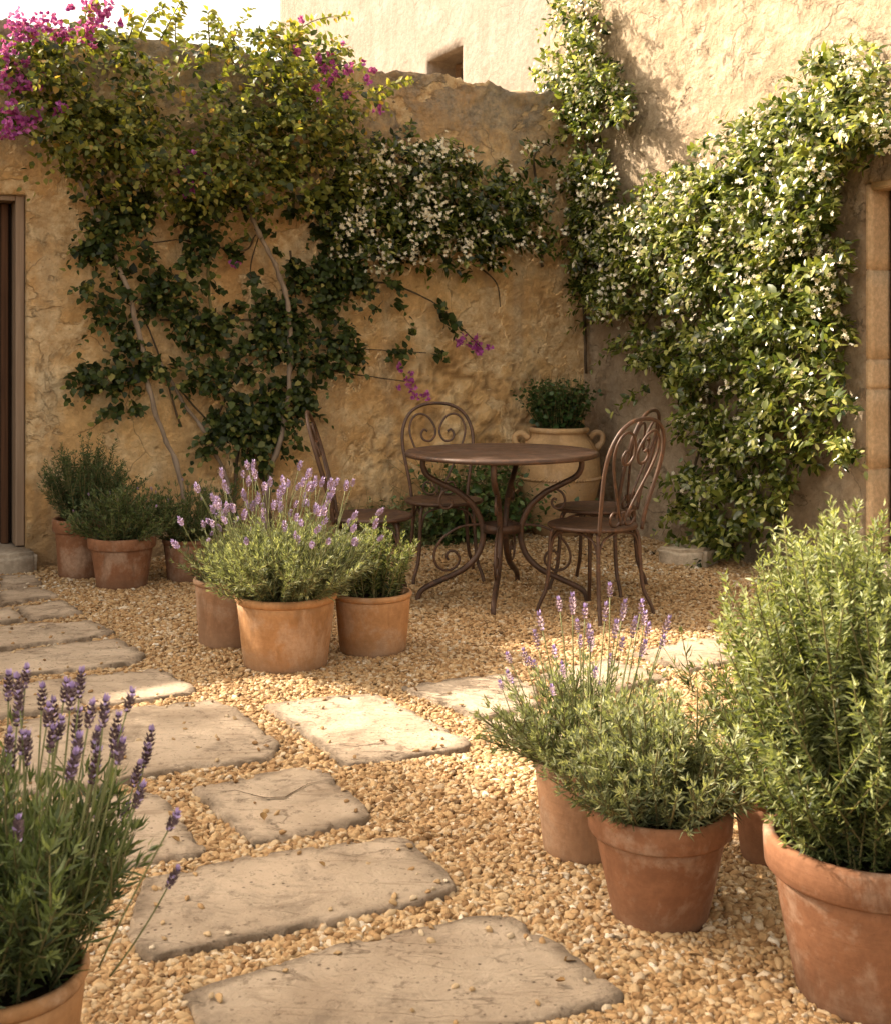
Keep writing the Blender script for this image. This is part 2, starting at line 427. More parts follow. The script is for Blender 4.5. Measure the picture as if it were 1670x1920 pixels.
PETAL_M = leafmat('magenta_bract', [(0, (0.28, 0.045, 0.26)), (0.5, (0.50, 0.115, 0.46)), (1, (0.72, 0.26, 0.68))], 0.35, 0.6, 0.2, 1.1)
PETAL_W = leafmat('cream_petal', [(0, (0.60, 0.50, 0.32)), (0.5, (0.76, 0.70, 0.53)), (1, (0.80, 0.76, 0.63))], 0.25, 0.6, 0.2, 0.9)
LAV_P = simple('lavender_petal', (0.50, 0.37, 0.64), 0.7)
LAV_L = simple('pale_lavender_petal', (0.54, 0.42, 0.64), 0.7)
LAV_B = simple('lavender_bract', (0.135, 0.085, 0.090), 0.8)
LAV_BL = simple('pale_lavender_bract', (0.42, 0.30, 0.33), 0.8)
LAV_S = simple('lavender_stalk_green', (0.20, 0.21, 0.085), 0.7)

# ------------------------------------------------------------------ foliage engine
def leaf_template(w1=0.42, w2=0.36, fold=0.22, droop=0.16):
    V = np.array([[0, 0, 0], [-w1, .3, fold * w1], [0, .3, 0], [w1, .3, fold * w1],
                  [-w2, .66, fold * w2 - droop * .4], [0, .66, -droop * .4], [w2, .66, fold * w2 - droop * .4], [0, 1, -droop]])
    T = np.array([[0, 3, 2], [0, 2, 1], [2, 3, 6], [2, 6, 5], [1, 2, 5], [1, 5, 4], [5, 6, 7], [4, 5, 7]])
    return V, T


OVATE = leaf_template(0.34, 0.27)
LANCE = leaf_template(0.23, 0.20, 0.2, 0.1)
ROUND = leaf_template(0.42, 0.40, 0.15, 0.2)
NEEDLE = (np.array([[0, 0, 0], [-.5, .45, .12], [.5, .45, .12], [0, 1, 0.0]]), np.array([[0, 2, 1], [1, 2, 3]]))


def nrm(a): return a / (np.linalg.norm(a, axis=-1, keepdims=True) + 1e-9)


def scatter(tmpl, pos, ax, up, length, width, tint):
    V, T = tmpl; n = len(pos); k = len(V)
    y = nrm(ax); x = nrm(np.cross(y, up)); z = np.cross(x, y)
    L = np.asarray(length).reshape(-1, 1, 1) * np.ones((n, 1, 1)); W = np.asarray(width).reshape(-1, 1, 1) * np.ones((n, 1, 1))
    P = pos[:, None, :] + V[None, :, 0:1] * W * x[:, None, :] + V[None, :, 1:2] * L * y[:, None, :] + V[None, :, 2:3] * L * z[:, None, :]
    Fc = T[None] + (np.arange(n) * k)[:, None, None]
    return P.reshape(-1, 3), Fc.reshape(-1, 3), np.repeat(np.clip(tint, 0, 1), k)


class Cloud:
    """collects leaf batches into one mesh"""
    def __init__(s): s.V = []; s.F = []; s.t = []; s.n = 0
    def add(s, b):
        V, Fc, t = b; s.V.append(V); s.F.append(Fc + s.n); s.t.append(t); s.n += len(V)
    def build(s, name, mat, parent):
        me = mesh_np(name, np.concatenate(s.V), np.concatenate(s.F), np.concatenate(s.t))
        return link(name, me, mat, parent)


def rnd(n, s=1.0): return RNG.normal(size=(n, 3)) * s


def shoots(p0, d0, L, nleaf, tmpl, llen, lwid, grav=0.35, spread=0.9, upv=None, tint0=0.35, tintv=0.2, tiptint=0.3, face=None, lit=None):
    """leafy twigs: p0,d0 (n,3), L (n,) ; leaves alternate along a drooping path"""
    n = len(p0); s = (np.arange(nleaf) + 0.6) / nleaf
    d0 = nrm(d0); side0 = nrm(np.cross(d0, rnd(n)))
    P = p0[:, None] + d0[:, None] * (L[:, None] * s)[..., None]
    P[..., 2] -= grav * (L[:, None] * s) ** 2 / (L[:, None].mean() + 1e-6)
    T = np.repeat(d0[:, None], nleaf, 1).copy(); T[..., 2] -= 2 * grav * s[None] * 0.6
    T = nrm(T)
    ang = np.arange(nleaf) * 2.4
    b = nrm(np.cross(d0, side0))
    rad = side0[:, None] * np.cos(ang)[None, :, None] + b[:, None] * np.sin(ang)[None, :, None]
    ax = T * 0.55 + rad * spread + RNG.normal(size=P.shape) * 0.25
    ax[..., 2] -= 0.25
    up = RNG.normal(size=P.shape) * 0.45 + np.array([0, 0, 0.8])
    if face is not None: up += np.asarray(face) * 0.9
    sz = (1.0 - 0.45 * s[None]) * RNG.uniform(0.7, 1.2, size=P.shape[:2])
    tint = tint0 + RNG.normal(size=P.shape[:2]) * tintv + tiptint * s[None] ** 2
    if lit is not None: tint = tint + lit[:, None]
    f = lambda a: a.reshape(-1, a.shape[-1])
    return scatter(tmpl, f(P), f(ax), f(up), llen * sz.ravel(), lwid * sz.ravel(), tint.ravel())


def needles(p0, d0, L, per_m, nlen, nwid, bend=0.2, fwd=0.75, curve=None, tint0=0.4, tintv=0.18, tip=0.35, open_=0.75):
    """needle leaved stems (rosemary, lavender)"""
    out = Cloud()
    for i in range(len(p0)):
        k = max(6, int(L[i] * per_m)); s = np.sort(RNG.uniform(0.0, 1, k)); s[-8:] = np.linspace(0.93, 1, 8)[:len(s[-8:])]
        d = nrm(d0[i]); c = curve[i] if curve is not None else np.zeros(3)
        P = p0[i] + d * (L[i] * s)[:, None] + c * ((L[i] * s) ** 2)[:, None]
        T = nrm(d + 2 * c * (L[i] * s)[:, None])
        a = np.arange(k) * 2.399 + RNG.uniform(0, 6)
        x = nrm(np.cross(d, np.array([0.3, 0.9, 0.1]) + rnd(1)[0] * 0.2)); b = np.cross(d, x)
        rad = np.cos(a)[:, None] * x + np.sin(a)[:, None] * b
        op = open_ * (1.15 - 0.75 * s ** 3)
        ax = T * fwd + rad * op[:, None] + rnd(k, 0.15)
        ln = nlen * RNG.uniform(0.7, 1.15, k) * (1 - 0.45 * s ** 4) * np.clip(0.45 + s * 3, 0, 1)
        tint = tint0 + RNG.normal(size=k) * tintv + tip * 1.5 * (s - 0.58)  # yellower tips; bases darkened, the plant's interior shade put into the tint
        out.add(scatter(NEEDLE, P, ax, rad + T * 0.4 + rnd(k, 0.5), ln, np.full(k, nwid), tint))
    return np.concatenate(out.V), np.concatenate(out.F), np.concatenate(out.t)


def ell_sample(ells, n, wall, depth_fn):
    """sample points on a wall inside a list of ellipses (px,py,rx,ry,weight)"""
    E = np.array(ells, float); w = E[:, 2] * E[:, 3] * E[:, 4]; w /= w.sum()
    idx = RNG.choice(len(E), n, p=w); out = np.zeros((n, 3)); rr = np.zeros(n)
    for i, k in enumerate(idx):
        cx, cy, rx, ry, _ = E[k]; a = RNG.uniform(0, 2 * np.pi); q = math.sqrt(RNG.uniform())
        q2 = q * (1 + 0.28 * mn.noise(Vector((math.cos(a) * 1.7 + k * 3.1, math.sin(a) * 1.7, 0))))
        rr[i] = q
        out[i] = wall(cx + rx * q2 * math.cos(a), cy + ry * q2 * math.sin(a), depth_fn(q))
    return out, rr, idx

# ------------------------------------------------------------------ walls
def sm(a, b, x): t = min(1, max(0, (x - a) / (b - a))); return t * t * (3 - 2 * t)


def wall_mesh(name, u0, u1, z0, z1, step, thick, hole=None, disp=None, top=None, pocket=None):
    """a thick wall in local x (along), z (up), outward is -y; hole = (u0,u1,z0,z1)"""
    us = list(np.arange(u0, u1 + 1e-6, step)); zs = list(np.arange(z0, z1 + 1e-6, step))
    us[-1] = u1; zs[-1] = z1
    if hole:
        us = sorted([u for u in us if min(abs(u - hole[0]), abs(u - hole[1])) > step * .4] + [hole[0], hole[1]])
        zs = sorted([z for z in zs if min(abs(z - hole[2]), abs(z - hole[3])) > step * .4] + [hole[2], hole[3]])
    nu, nz = len(us), len(zs); V = []; st = []; gp = []
    for j, z in enumerate(zs):
        for i, u in enumerate(us):
            d, s_, g_ = disp(u, z)
            zz = z
            if top: zz = z + top(u) * sm(z1 - 0.5, z1, z)
            V.append((u, -d, zz)); st.append(s_); gp.append(g_)
    idx = lambda i, j: j * nu + i
    Q = []
    inh = lambda i, j: hole and hole[0] - 1e-4 <= us[i] and us[i + 1] <= hole[1] + 1e-4 and hole[2] - 1e-4 <= zs[j] and zs[j + 1] <= hole[3] + 1e-4
    for j in range(nz - 1):
        for i in range(nu - 1):
            if not inh(i, j): Q.append((idx(i, j), idx(i + 1, j), idx(i + 1, j + 1), idx(i, j + 1)))
    # push boundary edges back through the wall (reveals, ends, ragged top)
    from collections import Counter
    ec = Counter(); ed = {}
    for q in Q:
        for a, b in zip(q, q[1:] + q[:1]):
            k = (min(a, b), max(a, b)); ec[k] += 1; ed[k] = (a, b)
    bmap = {}
    for k, c in ec.items():
        if c == 1:
            a, b = ed[k]
            for v in (a, b):
                if v not in bmap:
                    x, y, z = V[v]; bmap[v] = []
                    for m_ in range(1, 4):
                        f = m_ / 3
                        rz = 0.09 * mn.noise(Vector((x * 6, f * 9, z * 4))) if z > z1 - .3 and top else 0
                        V.append((x, y + (thick) * f, z + rz)); st.append(0); gp.append(0); bmap[v].append(len(V) - 1)
    for k, c in ec.items():
        if c == 1:
            a, b = ed[k]; A = [a] + bmap[a]; B = [b] + bmap[b]
            for m_ in range(3): Q.append((B[m_], A[m_], A[m_ + 1], B[m_ + 1]))
    return mesh_np(name, V, np.array(Q), attr={'stone': st, 'gap': gp})


def stone_disp(u, z, mask, scale=6.0, amp=0.024):
    """rubble stones showing through the render"""
    if mask <= 0.01: return 0, 0, 0
    w = Vector((u * scale, z * scale * 1.5, 3.1)) + 0.55 * mn.noise_vector(Vector((u * 4, z * 4, 0))) + .2 * mn.noise_vector(Vector((u * 13, z * 13, 0)))
    dist, pts = mn.voronoi(w)
    e = dist[1] - dist[0]
    body = sm(0.03, 0.30, e); hsh = mn.noise(pts[0] * 7.3) * 0.5 + 0.5
    h = (body * (0.4 + 0.9 * hsh) - 0.35) * amp
    return h * mask, mask * body, mask * (1 - sm(0.02, 0.12, e))


def disp_back(u, z):
    v = Vector((u, z, 0))
    d = 0.035 * mn.noise(v * 0.9) + 0.024 * mn.noise(v * 2.6 + Vector((9, 0, 0))) + 0.012 * mn.fractal(v * 6, .8, 2.0, 5) - .014 * sm(.30, .5, mn.noise(v * 5.5 + Vector((0, 3, 1))) + .4 * mn.noise(v * 14))
    reg = 0.12 + 0.34 * sm(1.5, 0.5, z) * sm(-3.3, -2.6, u) + 0.26 * sm(-2.2, -1.2, u) * sm(2.9, 2.2, z) * sm(0.2, 1.0, z)
    mask = sm(0.36, 0.62, reg + 0.36 * mn.noise(v * 1.5 + Vector((4.4, 2.2, 0))) + .16 * mn.noise(v * 6))
    if u < -3.28: mask *= 0.15
    h, s_, g_ = stone_disp(u, z, mask)
    # flaking coat near the top
    fl = mn.noise(v * 1.8 + Vector((1.5, 7, 0))) + 0.35 * mn.noise(v * 6)
    if z > 2.1: d -= 0.018 * sm(0.12, 0.17, fl)
    return d + h, s_, g_


def disp_house(u, z):
    v = Vector((u, z, 5))
    d = 0.022 * mn.noise(v * 1.1) + 0.014 * mn.noise(v * 3.1) + 0.010 * mn.fractal(v * 8, 0.9, 2.1, 5)
    p = mn.noise(v * 7.5 + Vector((3, 0, 0))) + 0.5 * mn.noise(v * 15)
    d -= 0.016 * sm(0.42, 0.62, p)
    f = mn.noise(v * 1.2 + Vector((0, 3.3, 0))) + 0.25 * mn.noise(v * 5)
    coat = sm(0.16, 0.20, f) * sm(2.2, 2.6, z)
    d -= 0.014 * coat
    return d, 0.5 * coat, 0.0


def disp_facade(u, z):
    v = Vector((u, z, 11))
    return 0.015 * mn.noise(v * 1.0) + 0.006 * mn.noise(v * 4), 0, 0


def local_u(p, n_is_back=True):
    return float((p[:2] - CORNER) @ (BX if n_is_back else RX))


# back wall, with the dark door at its left
uD1 = local_u(back(50, 700)); zD = back(50, 364)[2]; uD0 = uD1 - 0.95
zTopR = back(1040, 172)[2]; zTopL = back(0, 38)[2]; uL = local_u(back(0, 38))


def back_top(u):
    t = (u - uL) / (0 - uL); base = zTopL + (zTopR - zTopL) * max(-0.2, min(1.05, t))
    return base - 2.95 + 0.045 * mn.noise(Vector((u * 1.3, 0, 0))) + 0.03 * mn.noise(Vector((u * 5, 3, 0))) + 0.026 * mn.noise(Vector((u * 13, 3, 0))) + 0.018 * mn.noise(Vector((u * 31, 3, 0)))


bw = thing('garden_wall', 'tall ochre plastered wall with ragged grey top at the back of the courtyard', 'wall', (*CORNER, 0), WA)
link('wall_face', wall_mesh('wall_face', -5.2, 0.12, -0.05, 2.95, 0.024, 0.45, (uD0, uD1, -0.05, zD), disp_back, back_top), OCHRE, bw)
g = Geo(); g.box(-9.0, -5.2, -0.01, 0.44, -0.05, 3.0); link('wall_end', g.mesh('wall_end', False), OCHRE, bw)
dr = bpy.data.objects.new('door', None); COL.objects.link(dr); dr.parent = bw; tag(dr, 'dark wooden plank door')
g = Geo()
for k in range(6):
    w = (0.86) / 6; g.box(uD0 + .045 + k * w, uD0 + .045 + (k + 1) * w - .006, 0.215, 0.25, 0.13, zD - .05)
g.box(uD0 - .03, uD1 + .03, 0.455, 0.475, 0, zD + .05)  # unseen backing board added behind the planks to stop light leaking through
bevel(g.build('door_leaf_and_backing', WOOD_D, dr, False), 0.004)
g = Geo(); fw = 0.052
g.box(uD1 - fw, uD1 - 0.004, 0.045, 0.24, 0.13, zD - 0.004); g.box(uD0 + 0.004, uD0 + fw, 0.045, 0.24, 0.13, zD - 0.004)
g.box(uD0 + fw, uD1 - fw, 0.05, 0.235, zD - 0.034, zD - 0.006)
bevel(g.build('door_frame', WOOD_F, dr, False), 0.006)
g = Geo(); g.box(uD1 - fw - 0.060, uD1 - fw - 0.022, 0.165, 0.20, 0.13, zD - 0.04)
bevel(g.build('door_stile', woodmat('brown_stile_wood', (0.05, 0.022, 0.010), (0.11, 0.05, 0.024)), dr, False), 0.004)


def rough_block(name, x0, x1, y0, y1, z0, z1, mat, parent, amp=0.012, cuts=7):
    bm = bmesh.new(); bmesh.ops.create_cube(bm, size=1.0)
    for v in bm.verts: v.co = Vector((x0 + (v.co.x + .5) * (x1 - x0), y0 + (v.co.y + .5) * (y1 - y0), z0 + (v.co.z + .5) * (z1 - z0)))
    bmesh.ops.bevel(bm, geom=bm.edges[:], offset=min(x1 - x0, y1 - y0, z1 - z0) * 0.12, segments=2, affect='EDGES')
    bmesh.ops.subdivide_edges(bm, edges=bm.edges[:], cuts=cuts, use_grid_fill=True)
    for v in bm.verts: v.co += amp * Vector(mn.noise_vector(v.co * 6)) + amp * .5 * Vector(mn.noise_vector(v.co * 18))
    me = bpy.data.meshes.new(name); bm.to_mesh(me); bm.free()
    for p in me.polygons: p.use_smooth = True
    return link(name, me, mat, parent)


rough_block('doorstep', uD0 - 0.02, uD1 + 0.03, -0.16, 0.40, -0.03, 0.125, STEP, bw)

# the house on the right, with its door recess
uH0 = local_u(side(1620, 700), False); uH1 = uH0 + 0.95; zH = side(1620, 343)[2]; U0 = -0.42
hs = thing('house', 'sunlit rough plastered house wall with stone door recess, right of the courtyard', 'house', (*CORNER, 0), WA - math.pi / 2)
link('house_wall', wall_mesh('house_wall', U0, 5.4, -0.05, 4.75, 0.028, 0.155, (uH0, uH1, -0.05, zH), disp_house), HOUSE, hs)
g = Geo()
jy0, jy1 = 0.012, 0.20; z = 0.18; hts = [0.52, 0.62, 0.16, 0.45]
jb = bpy.data.objects.new('doorway', None); COL.objects.link(jb); jb.parent = hs
zz = 0.185
jointz = [zz, 0.62, 1.02, 1.17, 1.62, zH - 0.006]
for a, b in zip(jointz[:-1], jointz[1:]):
    rough_block('jamb_stone', uH0 - 0.02, uH0 + 0.022, jy0, 0.17, a + 0.0006, b - 0.0006, JAMB, jb, 0.0015, 4)
    rough_block('jamb_stone', uH1 - 0.022, uH1 + 0.02, jy0, 0.17, a + 0.0006, b - 0.0006, JAMB, jb, 0.0015, 4)
rough_block('lintel', uH0 + 0.025, uH1 - 0.025, jy0 + 0.004, 0.17, zH - 0.035, zH + 0.02, JAMB, jb, 0.002, 4)
g = Geo()
for k in range(6):
    w = (uH1 - uH0 - .09) / 6; g.box(uH0 + .045 + k * w, uH0 + .045 + (k + 1) * w - .006, 0.135, 0.165, 0.19, zH - .04)
bevel(g.build('door', WOOD_D, jb, False), 0.004)
rough_block('doorstep', uH0 - 0.06, uH1 + 0.06, -0.14, 0.15, -0.03, 0.18, STEP, hs)
g = Geo(); g.box(U0 + .01, uH0 - .05, 0.16, 2.5, -0.05, 4.74); g.box(uH1 + .05, 5.39, 0.16, 2.5, -0.05, 4.74); g.box(uH0 - .05, uH1 + .05, 0.17, 2.5, -0.04, 4.73)
link('house_body', g.mesh('house_body', False), FACADE, hs)

# neighbour's pale facade beyond the garden wall
sN0, sN1 = -2.5, -1.833; zN = 3.69; yo = 0.035
nb = thing('neighbour_house', 'pale sunlit facade with one small deep window beyond the garden wall', 'house', (*CORNER, 0), WA - math.pi / 2)
uFar = None
b_ = np.array([(525 - CX) / F, 1.0]); A_ = np.column_stack([RX, -b_]); sol = np.linalg.solve(A_, -(CORNER - RN * yo)); uFar = float(sol[0])
me = wall_mesh('facade_wall', uFar, U0 - 0.004, 0.0, 7.2, 0.07, 0.34, (sN0, sN1, 2.75, zN), disp_facade)
fw_ = link('facade_wall', me, FACADE, nb); fw_.location = (0, yo, 0)
wn = bpy.data.objects.new('window', None); COL.objects.link(wn); wn.parent = nb
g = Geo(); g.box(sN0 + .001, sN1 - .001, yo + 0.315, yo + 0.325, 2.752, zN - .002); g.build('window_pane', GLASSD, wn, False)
g = Geo(); g.box(sN0 - .03, sN0 + .035, yo + 0.27, yo + 0.312, 2.74, zN - .004); g.box(sN1 - .035, sN1 + .03, yo + .27, yo + .312, 2.74, zN - .004)
g.box(sN0 + .035, sN1 - .035, yo + .27, yo + .312, zN - .05, zN - .01); g.build('window_frame', WOOD_F, wn, False)
g = Geo(); g.box(uFar + .01, U0 - .02, yo + 0.34, 4.0, 0, 7.19); link('house_body', g.mesh('house_body', False), FACADE, nb)

# thin cable in the corner
g = Geo(); ptsC = [side(px, py, 0.03) for px, py in ((1092, 330), (1093, 420), (1096, 520), (1097, 600), (1098, 660))]
g.tube(ptsC, 0.006, 6); cb = g.build('cable', BARK_D); tag(cb, 'thin dark cable running down the corner where the walls meet', 'cable')

# ------------------------------------------------------------------ flagstones
SLABS = [
 ([(0, 1078), (68, 1076), (78, 1092), (0, 1104)], 'small grey flagstone right against the doorstep, half cut by the frame'),
 ([(0, 1108), (70, 1097), (109, 1114), (0, 1133)], 'narrow grey flagstone second from the doorstep'),
 ([(25, 1137), (118, 1124), (156, 1146), (57, 1161)], 'small four cornered grey flagstone below the front back-wall pots'),
 ([(-40, 1142), (20, 1137), (49, 1160), (-40, 1172)], 'small corner of grey flagstone beside the small four cornered one'),
 ([(-60, 1182), (60, 1168), (172, 1160), (217, 1182), (165, 1195), (0, 1214), (-60, 1222)], 'long grey flagstone with pointed end, third row from the door'),
 ([(-80, 1236), (100, 1208), (225, 1195), (274, 1225), (255, 1240), (0, 1268), (-80, 1278)], 'long dark grey flagstone with broken right end, fourth row from the door'),
 ([(-80, 1292), (0, 1282), (122, 1272), (160, 1325), (0, 1341), (-80, 1350)], 'pale flagstone behind the purple lavender heads, left of the joint'),
 ([(129, 1269), (300, 1251), (369, 1290), (360, 1297), (167, 1325)], 'flagstone with grey weathered end right of the thin joint'),
 ([(20, 1352), (200, 1330), (400, 1311), (440, 1325), (526, 1392), (505, 1420), (330, 1440), (150, 1476), (-20, 1492)], 'large smooth cream flagstone left of the sunlit one'),
 ([(-60, 1520), (120, 1497), (200, 1487), (290, 1480), (387, 1590), (375, 1600), (240, 1620), (-60, 1660)], 'pinkish flagstone half hidden by the lavender, left of the cracked one'),
 ([(360, 1475), (460, 1455), (580, 1436), (606, 1440), (697, 1521), (686, 1535), (580, 1560), (477, 1578), (420, 1530)], 'small flagstone with a long jagged crack across it'),
 ([(494, 1320), (580, 1308), (702, 1299), (790, 1340), (882, 1390), (868, 1402), (745, 1418), (645, 1431), (570, 1375)], 'flagstone lit by a bright patch of sun in the middle of the path'),
 ([(750, 1285), (850, 1272), (948, 1262), (1003, 1283), (1015, 1318), (965, 1332), (900, 1344), (820, 1312)], 'flagstone striped with lavender shadows beside the right-hand pots'),
 ([(898, 1347), (985, 1335), (1080, 1372), (1062, 1388), (962, 1387)], 'small sunlit flagstone touching the front lavender pot'),
 ([(1010, 1262), (1140, 1232), (1250, 1268), (1110, 1305)], 'sunlit flagstone glimpsed behind the lavender stalks'),
 ([(1180, 1222), (1330, 1192), (1440, 1222), (1290, 1255)], 'sunlit flagstone just left of the tall rosemary, furthest right'),
 ([(270, 1646), (420, 1614), (560, 1590), (745, 1567), (768, 1571), (857, 1660), (842, 1670), (720, 1702), (500, 1748), (285, 1793), (268, 1786), (236, 1742)], 'long flagstone with dark gouge, second from the bottom of the photo'),
 ([(338, 1860), (470, 1822), (640, 1768), (880, 1715), (962, 1716), (1060, 1775), (1168, 1855), (1160, 1872), (1000, 1905), (780, 1960), (470, 2030), (430, 2010)], 'largest pitted flagstone nearest the camera at the bottom of the photo'),
]
CRACK = {10: [(385, 1492), (440, 1483), (500, 1499), (535, 1496), (575, 1472), (625, 1462)],          12: [(898, 1341), (930, 1336), (955, 1338)], 11: []}
ZS = 0.034
slab_polys = []
for k, (pp, lab) in enumerate(SLABS):
    P = np.array([ground(x, y, ZS)[:2] for x, y in pp])
    c = P.mean(0)
    area = sum(P[i - 1][0] * P[i][1] - P[i][0] * P[i - 1][1] for i in range(len(P)))
    if area < 0: P = P[::-1]
    # resample the outline with a broken edge
    out = []
    for i in range(len(P)):
        a, b = P[i], P[(i + 1) % len(P)]; L = np.linalg.norm(b - a); n = max(2, int(L / 0.010))
        for j in range(n):
            t = j / n; p = a + (b - a) * t; nv = np.array([(b - a)[1], -(b - a)[0]]) / L
            v = Vector((p[0] * 9, p[1] * 9, k * 3.0)); am = min(1, L * 3) * (min(t, 1 - t) * 6 if min(t, 1 - t) < 1 / 6 else 1)
            p = p + nv * (0.013 * mn.noise(v) + 0.008 * mn.noise(v * 2.7) + .005 * mn.noise(v * 6) + .003 * mn.noise(v * 15)) * (0.4 + 0.6 * am)
            out.append(p)
    B = np.array(out); B = (B * 2 + np.roll(B, 1, 0) + np.roll(B, -1, 0)) / 4
    slab_polys.append(B)
    mr = float(np.mean(np.linalg.norm(B - c, axis=1)))
    rings = [(1.0, -0.05), (1.0 + .003 / mr, 0.0), (1.0 + .002 / mr, 0.020), (1.0, 0.0295), (1 - .003 / mr, 0.0332), (1 - .007 / mr, .034), (1 - .014 / mr, .034)] + [(s, 0.034) for s in np.linspace(1 - .03 / mr, 0.03, 30)]
    nB = len(B); V = []; ED = []; CR = []
    cr = [ground(x, y, ZS)[:2] - c for x, y in CRACK.get(k, [])]
    mind = min(np.linalg.norm(B - c, axis=1))
    for s, z in rings:
        for p in B:
            q = (p - c) * s; w = np.array([q[0] + c[0], q[1] + c[1]])
            h = z
            if z > 0.01:
                v = Vector((w[0] * 3, w[1] * 3, k)); h += 0.003 * mn.noise(v) + 0.002 * mn.noise(v * 3.5) + 0.0012 * mn.noise(v * 12)
                ed_ = (1 - s) * mr; ch = sm(0.1, 0.35, mn.noise(Vector((w[0] * 17, w[1] * 17, k + 50)))) * sm(.024, 0.004, ed_); h -= 0.013 * ch
                h -= .003 * sm(.15, .22, mn.noise(Vector((w[0] * 4 + 3, w[1] * 9, k + 20)))) 
            e = sm(.055, .0, (1 - s) * mr); cv = 0.0
            if len(cr) > 1 and s < 0.98:
                qq = q + 0.008 * np.array([mn.noise(Vector((w[0] * 30, w[1] * 30, 0))), mn.noise(Vector((w[0] * 30, w[1] * 30, 9)))])
                dmin = 9
                for a, b in zip(cr[:-1], cr[1:]):
                    t = max(0, min(1, (qq - a) @ (b - a) / ((b - a) @ (b - a)))); dmin = min(dmin, np.linalg.norm(qq - a - t * (b - a)))
                cv = 1 - sm(0.001, 0.005, dmin); h -= 0.006 * cv
            V.append((q[0], q[1], h)); ED.append(e); CR.append(0.0)
    V.append((0, 0, V[-1][2])); ED.append(0); CR.append(0)
    Q = [(r * nB + j, r * nB + (j + 1) % nB, (r + 1) * nB + (j + 1) % nB, (r + 1) * nB + j) for r in range(len(rings) - 1) for j in range(nB)]
    T = [((len(rings) - 1) * nB + j, (len(rings) - 1) * nB + (j + 1) % nB, len(V) - 1) for j in range(nB)]
    me = mesh_np('flagstone', V, [np.array(Q), np.array(T)], attr={'edge': ED, 'crack': CR})
    o = link('flagstone', me, SLAB); o.location = (c[0], c[1], 0.0)
    tag(o, lab, 'flagstone', 'limestone flagstones of the stepping path')
    if len(cr) > 1:
        gg = Geo(); prev = None; pts = []
        for a, b in zip(cr[:-1], cr[1:]):
            n = max(3, int(np.linalg.norm(b - a) / .008))
            for j in range(n):
                p = a + (b - a) * j / n; pts.append(p + 0.006 * np.array([mn.noise(Vector((p[0] * 40, p[1] * 40, 1))), mn.noise(Vector((p[0] * 40, p[1] * 40, 7)))]))
        pts.append(cr[-1])
        def hz_(p):
            v = Vector(((p[0] + c[0]) * 3, (p[1] + c[1]) * 3, k)); return 0.034 + 0.003 * mn.noise(v) + 0.002 * mn.noise(v * 3.5) + 0.0012 * mn.noise(v * 12)
        VV = []; nP = len(pts)
        for i, p in enumerate(pts):
            d = pts[min(i + 1, nP - 1)] - pts[max(0, i - 1)]; nv = np.array([-d[1], d[0]]) / (np.linalg.norm(d) + 1e-9)
            wv = 0.0019 * (0.35 + 0.65 * math.sin(math.pi * min(1, (i + 1) / nP))) * (1 + 0.6 * mn.noise(Vector((i * .37, 0, 0))))
            for sgn in (-1, 1):
                q = p + sgn * nv * wv; VV.append((q[0], q[1], hz_(q) + 0.0012))
        link('crack', mesh_np('crack', VV, np.array([(2 * i, 2 * i + 1, 2 * i + 3, 2 * i + 2) for i in range(nP - 1)])), simple('crack_shadow', (0.10, 0.065, 0.04), 1.0, 0.0), o)

# ------------------------------------------------------------------ ground and gravel
me = bpy.data.meshes.new('ground'); N = 60
V = [(x, y, 0) for y in np.linspace(-60, 80, 2) for x in np.linspace(-70, 70, 2)]
me.from_pydata(V, [], [(0, 1, 3, 2)]); gr = link('ground', me, GROUND); gr.location = (0, 0, -0.012); tag(gr, kind='structure')


def inpoly(P, B):
    x, y = P[:, 0], P[:, 1]; ins = np.zeros(len(P), bool); j = len(B) - 1
    for i in range(len(B)):
        c = ((B[i][1] > y) != (B[j][1] > y)) & (x < (B[j][0] - B[i][0]) * (y - B[i][1]) / (B[j][1] - B[i][1] + 1e-12) + B[i][0])
        ins ^= c; j = i
    return ins


# pots: (name of clay, style, centre px, rim half px, rim y, base centre y, base half px, label)
POTS = {
 'p1': (TERRA_R, 'band', 157, 57, 970, 1083, 45, 'tall terracotta pot with broad rim against the wall beside the door'),
 'p2': (TERRA_R, 'band', 229, 63, 1004, 1103, 46, 'reddish terracotta pot with broad rim in front of the pot beside the door'),
 'p3': (TERRA_R, 'lip', 353, 48, 1008, 1091, 37, 'small dark terracotta pot at the wall behind the tall lavender'),
 'p4': (TERRA_P, 'lip', 432, 69, 1081, 1211, 57, 'pale brown terracotta pot tucked behind left of the big lavender pot'),
 'p5': (TERRA_O, 'lip', 536, 96, 1110, 1252, 77, 'wide orange terracotta pot of the big sunlit lavender'),
 'p6': (TERRA_O, 'lip', 699, 74, 1107, 1226, 61, 'orange terracotta pot of the small rosemary, right of the big lavender'),
 'p7': (TERRA_P, 'lip', 1095, 97, 1420, 1602, 76, 'plain terracotta pot with thin rolled lip at the left of the right-hand group'),
 'p8': (TERRA_R, 'band', 1236, 136, 1506, 1730, 87, 'terracotta pot with wide band rim in front of the right-hand group'),
 'p9': (TERRA_R, 'lip', 1465, 92, 1475, 1618, 74, 'terracotta pot half hidden between the band rimmed pot and the largest pot'),
 'p10': (TERRA_R, 'band', 1630, 195, 1562, 1875, 133, 'largest terracotta pot holding tall rosemary, cut by the right frame edge'),
 'p11': (TERRA_O, 'lip', 0, 163, 1815, 2149, 118, 'orange terracotta pot cut by the bottom left corner of the photo'),
}
POT = {}
for k, (clay, style, cx, rw, ry, by, bwid, lab) in POTS.items():
    p = ground(cx, by); s = F / p[1]
    POT[k] = dict(c=p, r=rw / s, h=CAMH - (ry - HZ) / s, b=bwid / s, clay=clay, style=style, lab=lab)
jarC = ground(1047, 1006)

